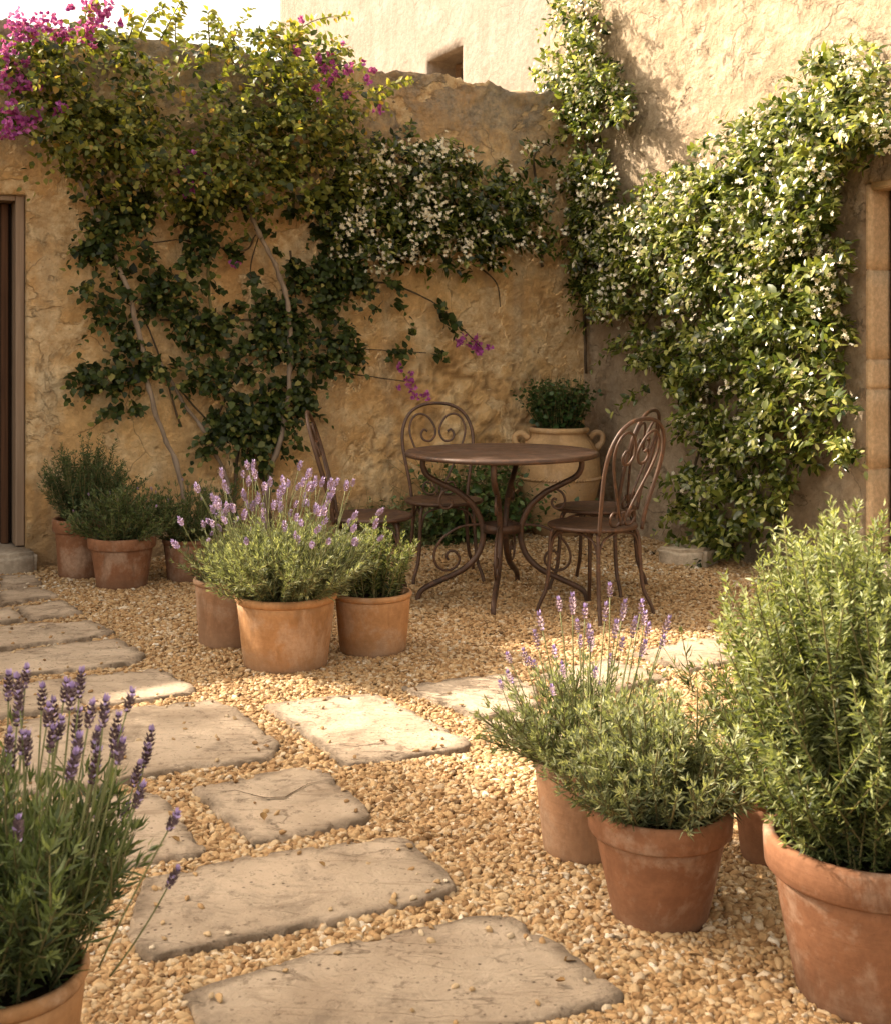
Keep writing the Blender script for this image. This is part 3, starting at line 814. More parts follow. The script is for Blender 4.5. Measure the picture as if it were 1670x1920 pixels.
gpts = []
NP = 225000
Yr = 1.75 + (8.7 - 1.75) * RNG.uniform(size=NP * 2) ** 1.02
Xr = RNG.uniform(-1, 1, NP * 2) * (0.395 * Yr + 0.18)
P = np.stack([Xr, Yr], 1)
# thin with distance
keep = RNG.uniform(size=len(P)) < np.where(P[:, 1] < 4.2, 1.0, np.clip(1.35 - 0.12 * P[:, 1] + .15, .45, 1)); P = P[keep]
dB = (P - CORNER) @ BN; dR = (P - CORNER) @ RN
P = P[(dB > 0.0) & (dR > 0.0)]
bad = np.zeros(len(P), bool)
onslab = np.zeros(len(P), bool)
for B in slab_polys:
    c = B.mean(0); ins = inpoly(P, c + (B - c) * 1.006); core = inpoly(P, c + (B - c) * .96)
    stray = core & (RNG.uniform(size=len(P)) < np.where(inpoly(P, c + (B - c) * .8), .0015, .012)); onslab |= stray
    bad |= ins & ~stray
for v in POT.values(): bad |= np.linalg.norm(P - v['c'][:2], axis=1) < v['b'] - 0.01
bad |= np.linalg.norm(P - jarC[:2], axis=1) < 0.15
P = P[~bad]; onslab = onslab[~bad]; n = len(P)
size = np.exp(RNG.normal(math.log(0.0068), 0.28, n)); size = np.clip(size, 0.0038, 0.0112)
z = RNG.uniform(0.006, 0.019, n) + 0.005 * np.array([mn.noise(Vector((p[0] * 2.2, p[1] * 2.2, 0))) for p in P])
z[onslab] = ZS + .003; size[onslab] = np.minimum(size[onslab], .0062)
me = bpy.data.meshes.new('gravel'); me.vertices.add(n)
me.vertices.foreach_set('co', np.column_stack([P, z]).astype(np.float32).ravel())
def va(nm, typ, arr, key='value'):
    a = me.attributes.new(nm, typ, 'POINT'); a.data.foreach_set(key, np.asarray(arr).ravel())
va('rot', 'FLOAT_VECTOR', np.column_stack([RNG.normal(0, .35, n), RNG.normal(0, .35, n), RNG.uniform(0, 6.28, n)]).astype(np.float32), 'vector')
va('scl', 'FLOAT_VECTOR', np.column_stack([size * RNG.uniform(1.0, 1.55, n), size * RNG.uniform(.75, 1.05, n), size * RNG.uniform(.55, .85, n)]).astype(np.float32), 'vector')
va('pick', 'INT', RNG.integers(0, 5, n).astype(np.int32))
va('tint', 'FLOAT', np.clip(RNG.beta(1.7, 1.7, n) + 0.12 * np.array([mn.noise(Vector((p[0] * 1.3, p[1] * 1.3, 4))) for p in P]), 0, 1).astype(np.float32))
gv = link('gravel', me); tag(gv, kind='stuff')
ng = bpy.data.node_groups.new('pebbles', 'GeometryNodeTree')
ng.interface.new_socket('Geometry', in_out='INPUT', socket_type='NodeSocketGeometry'); ng.interface.new_socket('Geometry', in_out='OUTPUT', socket_type='NodeSocketGeometry')
nn = lambda t: ng.nodes.new(t)
gi, go = nn('NodeGroupInput'), nn('NodeGroupOutput'); iop = nn('GeometryNodeInstanceOnPoints')
def named(nm, typ):
    a = nn('GeometryNodeInputNamedAttribute'); a.data_type = typ; a.inputs['Name'].default_value = nm
    return a.outputs['Attribute']
jn = nn('GeometryNodeGeometryToInstance')
for k in range(5):
    ic = nn('GeometryNodeMeshIcoSphere'); ic.inputs['Radius'].default_value = 1.0; ic.inputs['Subdivisions'].default_value = 2
    pos = nn('GeometryNodeInputPosition'); add = nn('ShaderNodeVectorMath'); add.operation = 'ADD'; add.inputs[1].default_value = (k * 7.3, k * 2.1, 1.7)
    ng.links.new(pos.outputs[0], add.inputs[0])
    no = nn('ShaderNodeTexNoise'); no.inputs['Scale'].default_value = 0.85; no.inputs['Detail'].default_value = 2.0; ng.links.new(add.outputs[0], no.inputs['Vector'])
    sub = nn('ShaderNodeVectorMath'); sub.operation = 'SUBTRACT'; sub.inputs[1].default_value = (.5, .5, .5); ng.links.new(no.outputs['Color'], sub.inputs[0])
    scn = nn('ShaderNodeVectorMath'); scn.operation = 'SCALE'; scn.inputs['Scale'].default_value = 2.5; ng.links.new(sub.outputs[0], scn.inputs[0])
    sp = nn('GeometryNodeSetPosition'); ng.links.new(ic.outputs['Mesh'], sp.inputs['Geometry']); ng.links.new(scn.outputs[0], sp.inputs['Offset'])
    ss = nn('GeometryNodeSetShadeSmooth'); ng.links.new(sp.outputs[0], ss.inputs[0])
    ma = nn('GeometryNodeSetMaterial'); ma.inputs['Material'].default_value = PEB; ng.links.new(ss.outputs[0], ma.inputs['Geometry'])
    ng.links.new(ma.outputs[0], jn.inputs[0])
ng.links.new(gi.outputs[0], iop.inputs['Points']); ng.links.new(jn.outputs[0], iop.inputs['Instance'])
iop.inputs['Pick Instance'].default_value = True
ng.links.new(named('pick', 'INT'), iop.inputs['Instance Index'])
e2r = nn('FunctionNodeEulerToRotation'); ng.links.new(named('rot', 'FLOAT_VECTOR'), e2r.inputs[0]); ng.links.new(e2r.outputs[0], iop.inputs['Rotation'])
ng.links.new(named('scl', 'FLOAT_VECTOR'), iop.inputs['Scale']); ng.links.new(iop.outputs[0], go.inputs[0])
md = gv.modifiers.new('pebbles', 'NODES'); md.node_group = ng

# ------------------------------------------------------------------ pots
def make_pot(k):
    d = POT[k]; r, h, b = d['r'], d['h'], d['b']
    t = thing('terracotta_pot', d['lab'], 'pot', tuple(d['c']), RNG.uniform(0, 6), 'terracotta pots')
    th = max(0.011, r * 0.085)
    if d['style'] == 'band':
        bh = h * 0.215; rb = r * 0.90
        prof = [(0, 0.004), (b * .9, 0.0), (b, 0.012)] + [(b + (rb - b) * f, 0.012 + (h - bh - .012) * f) for f in np.linspace(.1, 1, 10)] + [(rb - th * .6, h - bh + 0.004)]
        rp = [(rb - th * .8, h - bh + .002), (r * .972 - .002, h - bh), (r * .985, h - bh + .005), (r * .995, h - bh * .5), (r, h - .010), (r - .003, h - .003), (r - .009, h), (r - th - .004, h - .002), (r - th - .008, h - .01), (rb - th, h - bh), (rb - th * 1.4, h * .6)]
    else:
        lh = 0.026 if r < .17 else .032; rb = r * 0.945
        prof = [(0, 0.004), (b * .92, 0.0), (b, 0.010)] + [(b + (rb - b) * f ** .85, 0.010 + (h - lh - .01) * f) for f in np.linspace(.1, 1, 10)] + [(rb - th * .6, h - lh + .004)]
        rp = [(rb - th * .7, h - lh + .001), (rb + .001, h - lh), (r * .985, h - lh * .72), (r, h - lh * .4), (r - .004, h - lh * .12), (r - .012, h), (r - th, h - .004), (rb - th, h - lh), (rb - th * 1.3, h * .6)]
    g = Geo(); g.lathe(prof, 64, 0, 0.012, RNG.uniform(0, 50)); g.build('pot_body', d['clay'], t)
    g = Geo(); g.lathe(rp, 72, 0, 0.008, RNG.uniform(0, 50)); g.build('rim', d['clay'], t)
    hs_ = h - max(.03, r * .18); rs = rb - th * 1.02
    rr = [(rs * f, hs_ + 0.016 * (1 - f)) for f in (1, .85, .65, .45, .25, .08)]
    g = Geo(); g.lathe(rr, 40, 0, 0.03, 3); me_ = g.mesh('soil')
    for v in me_.vertices: v.co.z += 0.012 * mn.noise(v.co * 45) + .006 * mn.noise(v.co * 110)
    link('soil', me_, SOIL, t)
    d['soil'] = hs_; d['rs'] = rs
    return t


for k in POT: make_pot(k)

# jar
jar = thing('clay_jar', 'big two handled ochre clay jar standing in the corner behind the table', 'jar', tuple(jarC), R(8))
s = F / jarC[1]; hj = CAMH - (800 - HZ) / s
prof = [(0, .005), (.15, 0), (.165, .01), (.19, .10), (.235, .25), (.262, .37), (.267, .44), (.262, .52), (.245, .59), (.21, .645), (.182, .675), (.176, .70)]
prof = [(r_, z_ / .735 * hj) for r_, z_ in prof]
g = Geo(); g.lathe(prof, 72, 0, .01, 4); g.build('jar_body', JARM, jar)
g = Geo(); g.lathe([(.174, hj * .948), (.190, hj * .953), (.196, hj * .972), (.194, hj * .99), (.182, hj), (.165, hj * .995), (.158, hj * .93), (.16, hj * .8)], 64); g.build('rim', JARM, jar)
g = Geo(); rb_ = .268
for i in range(88):
    a = i / 88 * 2 * math.pi; a2 = a + .05
    g.tube([(rb_ * math.cos(a) * .993, rb_ * math.sin(a) * .993, hj * .535), (rb_ * 1.015 * math.cos(a + .03), rb_ * 1.015 * math.sin(a + .03), hj * .545), (rb_ * .993 * math.cos(a2 + .02), rb_ * .993 * math.sin(a2 + .02), hj * .556)], .006, 5, 2)
g.build('rope_band', JARM, jar)
for sg in (-1, 1):
    g = Geo(); g.tube([(sg * .20, 0, hj * .90), (sg * .245, 0, hj * .945), (sg * .285, 0, hj * .925), (sg * .285, 0, hj * .86), (sg * .245, 0, hj * .80)], [.022, .019, .018, .019, .024], 10, 6); g.build('handle', JARM, jar)
g = Geo(); g.lathe([(.162, hj * .94), (.1, hj * .95), (.01, hj * .955)], 32); g.build('soil', SOIL, jar)

# ------------------------------------------------------------------ table
tc = ground(940, 1126); tc[2] = 0
tz = 0.727; tr = 181 / (F / tc[1])
tb = thing('garden_table', 'round rusty iron garden table on scrolled legs', 'table', tuple(tc), 0)
g = Geo(); g.lathe([(0.001, tz - .006), (tr - .03, tz - .006), (tr - .006, tz - .022), (tr, tz - .020), (tr + .002, tz - .010), (tr - .003, tz - .001), (tr - .012, tz + .001), (tr - .04, tz - .001), (tr * .5, tz), (.001, tz)], 96); g.build('tabletop', IRON, tb)
LEG = [(.385, .705), (.385, .655), (.36, .612), (.29, .572), (.205, .525), (.13, .45), (.092, .345), (.112, .24), (.18, .165), (.285, .115), (.375, .075), (.405, .045), (.412, 0.0)]
SCU = [(.165, .485), (.190, .525), (.225, .548), (.262, .548), (.295, .527), (.307, .49), (.29, .458), (.258, .458), (.243, .48), (.252, .500), (.268, .497)]
SCL = [(.10, .375), (.20, .365), (.275, .325), (.318, .275), (.333, .222), (.315, .175), (.272, .155), (.228, .17), (.208, .208), (.225, .242), (.255, .248), (.272, .226), (.262, .205)]
for a in (190, 262, 350, 76):
    c_, s_ = math.cos(R(a)), math.sin(R(a)); T3 = lambda P: [(r_ * c_, r_ * s_, z_) for r_, z_ in P]
    lg = Geo(); lg.tube(T3(LEG), [.014, .0145, .015, .015, .014, .012], 10, 6); lo = lg.build('leg', IRON, tb)
    sg = Geo(); sg.tube(T3(SCU), .0062, 8, 6); sg.tube(T3(SCL), .0062, 8, 6); sg.build('scroll', IRON, lo)
g = Geo(); g.lathe([(.088, .335), (.088, .375), (.096, .375), (.096, .335), (.088, .335)], 40); g.build('brace_ring', IRON, tb)
g = Geo(); g.lathe([(.35, tz - .030), (.35, tz - .007), (.40, tz - .008), (.40, tz - .030), (.35, tz - .030)], 56); g.build('top_ring', IRON, tb)

# ------------------------------------------------------------------ chairs
def make_chair(label):
    t = thing('garden_chair', label, 'chair', (0, 0, 0), 0, 'rusty iron bistro chairs')
    z = .425; r = .205
    g = Geo(); g.lathe([(.001, z - .012), (r * .6, z - .010), (r - .014, z - .004), (r - .004, z - .013), (r + .002, z - .006), (r, z + .002), (r - .008, z + .005), (r - .03, z), (r * .6, z - .006), (.001, z - .008)], 64); g.build('seat', IRON, t)
    lean = lambda x, zz: (x, -.165 - .02 * 0 - .30 * max(0, zz - .42) ** 1.15 - .02 * (1 - (x / .19) ** 2) * 0, zz)
    half = [(.150, .405), (.160, .50), (.178, .60), (.193, .70), (.187, .79), (.150, .865), (.085, .908)]
    P = [lean(-x, q) for x, q in half] + [lean(0, .920)] + [lean(x, q) for x, q in half[::-1]]
    br = Geo(); br.tube(P, .0092, 10, 6); bo = br.build('backrest', IRON, t)
    sg = Geo()
    for m in (-1, 1):
        inn = [(.006, .435), (.030, .49), (.075, .58), (.125, .68), (.152, .765), (.140, .83), (.100, .862), (.052, .848), (.018, .80), (.012, .755), (.038, .718), (.075, .722), (.090, .752), (.074, .778), (.054, .768)]
        sg.tube([lean(m * x, q) for x, q in inn], .0062, 8, 6)
        bot = [(.006, .50), (.012, .46), (.035, .435), (.070, .44), (.088, .468), (.074, .497), (.048, .492), (.046, .470)]
        sg.tube([lean(m * x, q) for x, q in bot], .0055, 8, 6)
    sg.build('scrollwork', IRON, bo)
    legs = [(.135, .130), (-.135, .130), (.140, -.150), (-.140, -.150)]
    for x, y in legs:
        f = lambda k: (x * k, y * k)
        Q = [(*f(.70), .410), (*f(.93), .404), (*f(1.02), .36), (*f(1.06), .24), (*f(1.13), .13), (*f(1.30), .055), (*f(1.36), 0.008)]
        g = Geo(); g.tube(Q, [.009, .009, .009, .0095, .0095, .009, .0085], 10, 6)
        xx, yy, zz = Q[-1]; g.tube([(xx, yy, .016), (xx, yy, -.004)], .0135, 10, smooth=False)
        g.build('leg', IRON, t)
    g = Geo()
    for i, j in ((0, 1), (1, 3), (3, 2), (2, 0)):
        a, b = np.array(legs[i]), np.array(legs[j]); m = (a + b) / 2 * 1.02
        g.tube([(*a * 1.035, .27), (*(a * .93 + m * .1), .345), (*(a * .68 + m * .36), .385), (*m * 1.05, .405), (*(b * .68 + m * .36), .385), (*(b * .93 + m * .1), .345), (*b * 1.035, .27)], .0055, 8, 5)
    g.build('apron', IRON, t)
    return t


def dup(root, label):
    r_ = root.copy(); COL.objects.link(r_); r_['label'] = label
    for ch in list(root.children):
        c = ch.copy(); COL.objects.link(c); c.parent = r_
        for gch in list(ch.children):
            d = gch.copy(); COL.objects.link(d); d.parent = c
    return r_


chA = make_chair('rusty iron chair with scrolled back in front, right of the table')
chB = dup(chA, 'iron chair mostly hidden behind the front right chair')
chC = dup(chA, 'iron chair facing us behind the table, scrolled back against the wall')
chD = dup(chA, 'iron chair seen edge on, left of the table behind the lavender')
def seat_at(px, py): return ground(px, py, .425)
for ch, (px, py), face in ((chA, (1110, 982), 133), (chB, (1116, 950), 152), (chC, (832, 937), 278), (chD, (694, 966), 2)):
    p = seat_at(px, py); ch.location = (p[0], p[1], 0); ch.rotation_euler = (0, 0, R(face - 90))

# rock at the foot of the house wall
p = ground(1288, 1062)
rk = rough_block('wall_foot_rock', -.13, .14, -.10, .12, -.04, .115, ROCK, None, .022, 6); rk.location = p; rk.rotation_euler = (0, 0, R(-35))
tag(rk, 'pale rough rock at the foot of the house wall under the jasmine', 'rock')

# ------------------------------------------------------------------ climbing plants
def plant(name, label, cat, loc=(0, 0, 0), group=None): return thing(name, label, cat, loc, 0, group)


bnz = np.array([*BN, 0.0]); rnz = np.array([*RN, 0.0]); UPV = np.array([0, 0, 1.0])


def vine(root, ells, n, wall, nv, depth, tmpl, llen, lwid, mat, L=(.10, .26), nleaf=9, up=0.15, grav=.5, tint0=.35, name='foliage', tintv=.18, hole=(5.0, -.22)):
    p0, rr, idx = ell_sample(ells, n, wall, depth)
    hol = np.array([mn.noise(Vector(p * hole[0])) + .35 * mn.noise(Vector(p * hole[0] * 2.7)) for p in p0]); p0 = p0[hol > hole[1]]; n = len(p0)
    along = np.cross(UPV, nv)
    d0 = RNG.uniform(-1, 1, (n, 1)) * along + RNG.uniform(-.5, 1, (n, 1)) * UPV * .9 + RNG.uniform(.1, .9, (n, 1)) * nv + UPV * up
    Ls = RNG.uniform(*L, n)
    lit = 0.10 * np.array([mn.noise(Vector(p * 3.0)) for p in p0])  # tone offset from noise, one value per shoot
    c = Cloud(); c.add(shoots(p0, d0, Ls, nleaf, tmpl, llen, lwid, grav, .9, None, tint0, tintv, .22, nv * .9 + UPV * .2, lit))
    return c, p0


def vine_twigs(g, wall, paths, r0, r1, d=.05):
    for P in paths:
        pts = []
        for k, (x, y) in enumerate(P):
            dd = d + .03 * mn.noise(Vector((x * .02, y * .02, 0)))
            pts.append(wall(x, y, dd))
        Q = catmull(pts, 9); n = len(Q)
        jit = np.array([mn.noise_vector(Vector(q * 9.0)) for q in Q]) * min(.012, r0 * .8); Q = Q + jit
        g.tube(Q, [(r0 + (r1 - r0) * i / (n - 1)) * (1 + .38 * mn.noise(Vector(Q[i] * 23)) + .2 * mn.noise(Vector(Q[i] * 60))) for i in range(n)], 8, smooth=False)


# --- bougainvillea over the top of the garden wall
bg = plant('bougainvillea', 'bougainvillea with magenta flowers spilling over the garden wall above the dark door', 'climbing plant', tuple(back(500, 900, .05)))
inv = lambda root: -np.array(root.location)
E_UP = [(60, 140, 90, 60, 1), (150, 110, 110, 60, 1.1), (90, 235, 120, 55, 1), (215, 170, 90, 75, .9), (190, 255, 130, 55, .9), (470, 110, 120, 60, 1), (560, 110, 70, 60, .8), (480, 190, 120, 70, 1.1), (600, 190, 100, 60, 1), (430, 260, 80, 60, 1),
        (560, 270, 140, 80, 1.1), (400, 330, 130, 60, 1), (520, 350, 140, 55, 1), (640, 330, 80, 70, .9), (250, 300, 130, 45, .8), (330, 350, 100, 50, .8), (200, 350, 50, 50, .6), (640, 140, 50, 40, .5), (340, 130, 40, 45, .5), (700, 180, 45, 30, .5)]
cl, p0 = vine(bg, E_UP, 1500, back, bnz, lambda q: RNG.uniform(.03, .16 + .36 * (1 - q * q)), OVATE, .058, .058, L_BOUG, (.12, .30), 9, .15, .5, .46, 'foliage', .26, (4.2, -.15))
# long arching shoots against the sky
arch = [((395, 110), (395, 20), (460, 130)), ((520, 90), (585, 40), (655, 28)), ((330, 90), (330, 40), (345, 5)), ((440, 120), (410, 60), (392, 28)), ((180, 80), (160, 30), (185, 4)), ((260, 70), (280, 30), (312, 12)), ((235, 90), (250, 40), (236, 16)), ((560, 100), (560, 60), (545, 40)), ((690, 190), (730, 160), (770, 150)), ((420, 100), (440, 70), (450, 40)), ((500, 100), (520, 60), (530, 42)), ((300, 75), (325, 28), (350, -20)), ((610, 130), (640, 90), (660, 100))]
tw = Geo()
for a in arch:
    P = catmull([back(x, y, .18 + .1 * i) for i, (x, y) in enumerate(a)], 9); tw.tube(P, [.005, .0035, .002], 5, smooth=False)
    T = nrm(np.gradient(P, axis=0)); k = len(P)
    for sgn in (-1, 1):
        ax = T * .5 + sgn * np.cross(T, bnz) * .9 + rnd(k, .2) - UPV * .35
        cl.add(scatter(OVATE, P + rnd(k, .006), ax, UPV * .8 + bnz + rnd(k, .3), np.linspace(.062, .030, k), np.linspace(.060, .028, k), .5 + RNG.normal(size=k) * .15 + .2))
f = cl.build('foliage', L_BOUG, bg); f.location = inv(bg)
vine_twigs(tw, back, [[(200, 420), (160, 340), (85, 275), (30, 240)], [(240, 440), (225, 380), (245, 300)], [(405, 700), (396, 600), (392, 500), (420, 400), (440, 330)], [(545, 420), (552, 360), (540, 300)], [(290, 230), (360, 270), (420, 300)], [(440, 320), (437, 270), (455, 220)]], .011, .006, .07)
t_ = tw.build('twigs', BARK_G, bg); t_.location = inv(bg)
st = Geo()
vine_twigs(st, back, [[(505, 1030), (500, 950), (508, 886), (528, 815), (541, 740), (545, 650), (541, 590), (528, 525), (508, 480), (480, 420), (462, 350), (470, 250)]], .0185, .012, .13)
vine_twigs(st, back, [[(356, 1046), (350, 960), (336, 886), (310, 820), (285, 750), (268, 660), (245, 560), (215, 470), (182, 410), (150, 340), (120, 300)]], .015, .013, .12)
vine_twigs(st, back, [[(440, 1040), (432, 930), (415, 872), (392, 820), (362, 778), (330, 730), (300, 680)]], .015, .009, .05)
t_ = st.build('trunk', BARK, bg); t_.location = inv(bg)


def bract_mesh(seed, nb, rad):
    rg = np.random.default_rng(seed); c = Cloud()
    cen = nrm(rg.normal(size=(nb, 3)) + np.array([0, 0, .2])) * rad * rg.uniform(.3, 1, (nb, 1)) * np.array([1.15, .8, .75])
    for k in range(3):
        a = k * 2.09 + rg.uniform(0, 6, nb); axis = nrm(cen + rg.normal(size=(nb, 3)) * rad * .6)
        x = nrm(np.cross(axis, rg.normal(size=(nb, 3)))); b = np.cross(axis, x)
        rd = x * np.cos(a)[:, None] + b * np.sin(a)[:, None]
        c.add(scatter(leaf_template(.42, .38, .3, .1), cen, axis * .9 + rd * .75, -rd + axis * .3, rg.uniform(.022, .033, nb), rg.uniform(.022, .030, nb), .5 + rg.normal(size=nb) * .25))
    return mesh_np('flower_cluster', np.concatenate(c.V), np.concatenate(c.F), np.concatenate(c.t))


BR = [bract_mesh(s_, nb, rd) for s_, nb, rd in ((1, 26, .075), (2, 20, .06), (3, 30, .085), (4, 10, .04), (5, 6, .03), (6, 3, .015))]
for m_ in BR: m_.materials.append(PETAL_M)
BF = [(30, 40, 2), (70, 50, 0), (100, 55, 0), (45, 62, 1), (125, 62, 1), (150, 50, 3), (165, 58, 1), (180, 22, 0), (172, 5, 1), (205, 8, 3), (193, 38, 3), (225, 38, 4), (130, 15, 4), (100, 32, 4), (15, 90, 1), (22, 112, 3), (48, 113, 4), (10, 145, 0), (35, 150, 2), (60, 155, 1), (75, 140, 4), (20, 200, 1), (28, 220, 0), (60, 218, 1), (10, 250, 3), (25, 255, 4), (110, 205, 3), (175, 88, 4), (48, 235, 3),
      (357, 288, 5), (345, 316, 4), (360, 320, 4), (388, 328, 3), (357, 355, 3), (446, 487, 3), (440, 495, 5), (565, 36, 5), (556, 96, 4), (600, 110, 4), (608, 130, 4), (625, 125, 3), (640, 78, 5), (618, 98, 5), (655, 130, 3), (680, 118, 5), (700, 132, 4), (690, 145, 4), (617, 155, 4), (604, 185, 4), (600, 165, 5), (650, 180, 4), (688, 155, 5), (712, 207, 4), (592, 165, 5), (632, 140, 4),
      (752, 690, 4), (765, 712, 4), (772, 725, 3), (778, 742, 4), (798, 740, 4), (745, 725, 5), (768, 700, 5), (858, 645, 4), (882, 645, 4), (896, 652, 3), (915, 650, 4), (896, 632, 5), (870, 630, 5)]
for k, (x, y, v) in enumerate(BF):
    dp = .30 if y < 260 else (.30 if y < 400 else .08)
    o = link('flower_cluster', BR[v], None, bg); p = back(x, y, dp + RNG.uniform(-.05, .08)); o.location = Vector(p) - bg.location
    o.rotation_euler = tuple(RNG.uniform(0, 6.28, 3)); o.scale = (RNG.uniform(.85, 1.1),) * 3

# --- dark creeper trained over the lower wall
cp = plant('creeper', 'dark green leafy creeper trained in tiers across the lower garden wall', 'climbing plant', tuple(back(420, 900, .05)))
E_CR = [(190, 400, 45, 45, .9), (255, 395, 60, 40, 1), (330, 400, 60, 32, 1), (400, 385, 50, 26, .9), (470, 385, 55, 26, .9), (545, 385, 60, 24, .9), (630, 395, 55, 45, 1), (670, 440, 45, 45, .9), (230, 430, 60, 30, .9), (290, 430, 50, 30, .8), (640, 470, 45, 30, .8), (600, 510, 50, 28, .8), (160, 470, 28, 16, .6), (350, 540, 50, 22, .6), (220, 580, 50, 30, .9), (350, 620, 60, 26, .9), (420, 640, 50, 22, .7), (520, 600, 50, 34, .9), (390, 700, 50, 26, .9), (300, 720, 40, 16, .6), (430, 700, 40, 30, .7), (500, 780, 40, 40, .8), (370, 510, 40, 20, .5), (220, 470, 70, 32, 1), (320, 450, 80, 28, 1), (390, 470, 60, 22, .8), (330, 500, 60, 22, .7), (185, 548, 42, 28, 1), (250, 545, 60, 35, 1), (320, 570, 60, 28, .8), (280, 590, 50, 24, .8), (400, 600, 80, 26, 1.1), (480, 605, 60, 28, 1), (560, 580, 60, 40, 1), (600, 555, 45, 28, .9), (545, 520, 28, 26, .6),
        (220, 640, 35, 32, .8), (180, 700, 45, 30, 1.1), (250, 690, 60, 35, 1), (320, 665, 50, 28, .8), (345, 710, 45, 25, .8), (235, 760, 30, 15, .7), (200, 655, 30, 28, .8), (560, 640, 60, 35, 1), (640, 640, 50, 28, .9), (490, 640, 40, 26, .7), (610, 680, 60, 20, .8), (690, 655, 55, 13, .6), (690, 700, 55, 9, .6), (740, 660, 30, 9, .4), (795, 662, 30, 7, .3), (830, 590, 22, 12, .4), (865, 615, 20, 14, .5), (770, 630, 12, 10, .25),
        (400, 740, 50, 30, 1), (450, 760, 70, 40, 1.2), (470, 810, 60, 40, 1.1), (430, 830, 45, 40, .9), (500, 850, 45, 32, .8), (545, 740, 45, 50, .9), (575, 770, 28, 35, .7), (530, 690, 50, 26, .7), (640, 510, 45, 28, .7), (690, 530, 55, 30, .9), (720, 570, 40, 15, .5), (600, 470, 28, 16, .4), (480, 440, 50, 20, .4), (935, 555, 24, 24, .5), (915, 530, 14, 10, .2), (520, 470, 26, 18, .35), (480, 520, 20, 25, .25), (400, 545, 14, 30, .25)]
cl, p0 = vine(cp, E_CR, 1500, back, bnz, lambda q: RNG.uniform(.015, .05 + .10 * (1 - q * q)), leaf_template(.40, .30, .2, .18), .064, .064, L_CREEP, (.06, .20), 8, 0, .7, .46, 'foliage', .26, (4.6, -.09))
f = cl.build('foliage', L_CREEP, cp); f.location = inv(cp)
g = Geo()
vine_twigs(g, back, [[(400, 800), (300, 700), (200, 690)], [(400, 800), (450, 700), (560, 640), (690, 655), (800, 662)], [(545, 650), (610, 690), (690, 705), (760, 715)], [(340, 800), (270, 600), (180, 545)], [(300, 600), (400, 600), (560, 590), (620, 550)], [(480, 440), (450, 470), (330, 450), (200, 475)], [(560, 600), (690, 530), (800, 560), (870, 620), (905, 655)], [(900, 500), (930, 530), (938, 575)], [(460, 870), (470, 780), (410, 700)], [(545, 470), (555, 560), (552, 640)], [(480, 570), (470, 500), (490, 430)]], .0065, .003, .035)
vine_twigs(g, back, [[(462, 1036), (440, 930), (450, 820), (440, 760)], [(520, 1026), (498, 930), (500, 820), (560, 760)]], .012, .006, .05)
t_ = g.build('stems', BARK_D, cp); t_.location = inv(cp)


# --- jasmines
def star_flowers(p0, nv, npc, size, spreadr=.035):
    n = len(p0) * npc; c = np.repeat(p0, npc, 0) + rnd(n, spreadr * .6)
    ax = nrm(nv * .8 + UPV * .35 + rnd(n, .55)); x = nrm(np.cross(ax, rnd(n))); b = np.cross(ax, x); cl = Cloud()
    tt = RNG.uniform(.2, 1, n)
    for k in range(5):
        a = k * 2 * math.pi / 5; rd = x * math.cos(a) + b * math.sin(a); sd = -x * math.sin(a) + b * math.cos(a)
        cl.add(scatter(leaf_template(.20, .30, .1, .15), c, rd + sd * .25 + ax * .12, ax, size * RNG.uniform(.8, 1.15, n), size * .95, tt + RNG.normal(size=n) * .1))
    return cl


def jasmine(label, ells, n, wall, nv, depth, fl, nfl, npc, stems, loc, tint0=.36, L=(.08, .2), fdep=None):
    j = plant('jasmine', label, 'climbing plant', tuple(loc), 'jasmines')
    cl, p0 = vine(j, ells, n, wall, nv, depth, LANCE, .074, .072, L_JAS, L, 10, .2, .4, tint0, 'foliage', .22, (5.5, -.28))
    f = cl.build('foliage', L_JAS, j); f.location = inv(j)
    P, rr, idx = ell_sample(fl, nfl, wall, fdep or (lambda q: RNG.uniform(.12, .20 + .32 * (1 - q * q))))
    P = P[np.array([mn.noise(Vector(p * 4.2)) + .5 * mn.noise(Vector(p * 11)) for p in P]) > -.07]
    f = star_flowers(P, nv, npc, .0145, .045).build('blossoms', PETAL_W, j); f.location = inv(j); f['kind'] = 'stuff'
    g = Geo(); vine_twigs(g, wall, stems, .009, .004, .05); t_ = g.build('stems', BARK_D, j); t_.location = inv(j)
    return j


E_JB = [(690, 400, 50, 45, .8), (660, 430, 40, 40, .6), (740, 300, 40, 40, .7), (890, 370, 40, 40, .7), (930, 350, 40, 30, .5), (980, 440, 50, 35, .8), (700, 470, 50, 30, .6), (775, 275, 55, 35, .9), (830, 310, 60, 45, 1), (760, 350, 70, 60, 1.1), (850, 380, 80, 60, 1.2), (910, 430, 70, 55, 1.1), (800, 430, 80, 55, 1.1), (960, 400, 55, 50, .8), (720, 420, 60, 45, .9), (690, 330, 50, 60, .7), (870, 480, 70, 32, .8), (960, 340, 30, 30, .4), (1000, 300, 28, 30, .35), (1010, 470, 30, 18, .4), (990, 380, 35, 35, .5), (730, 480, 50, 30, .6), (1020, 345, 35, 10, .25), (660, 470, 40, 25, .35)]
jb_ = jasmine('white flowered jasmine sprawling over the middle of the garden wall', E_JB, 800, back, bnz, lambda q: RNG.uniform(.02, .08 + .26 * (1 - q * q)), E_JB, 400, 5,
        [[(1015, 500), (1005, 460), (930, 440), (800, 400), (700, 330)], [(1015, 380), (1000, 300), (1030, 260)], [(900, 480), (830, 420), (760, 300)], [(925, 500), (925, 470), (900, 430)]], back(1030, 980, .03), .30)
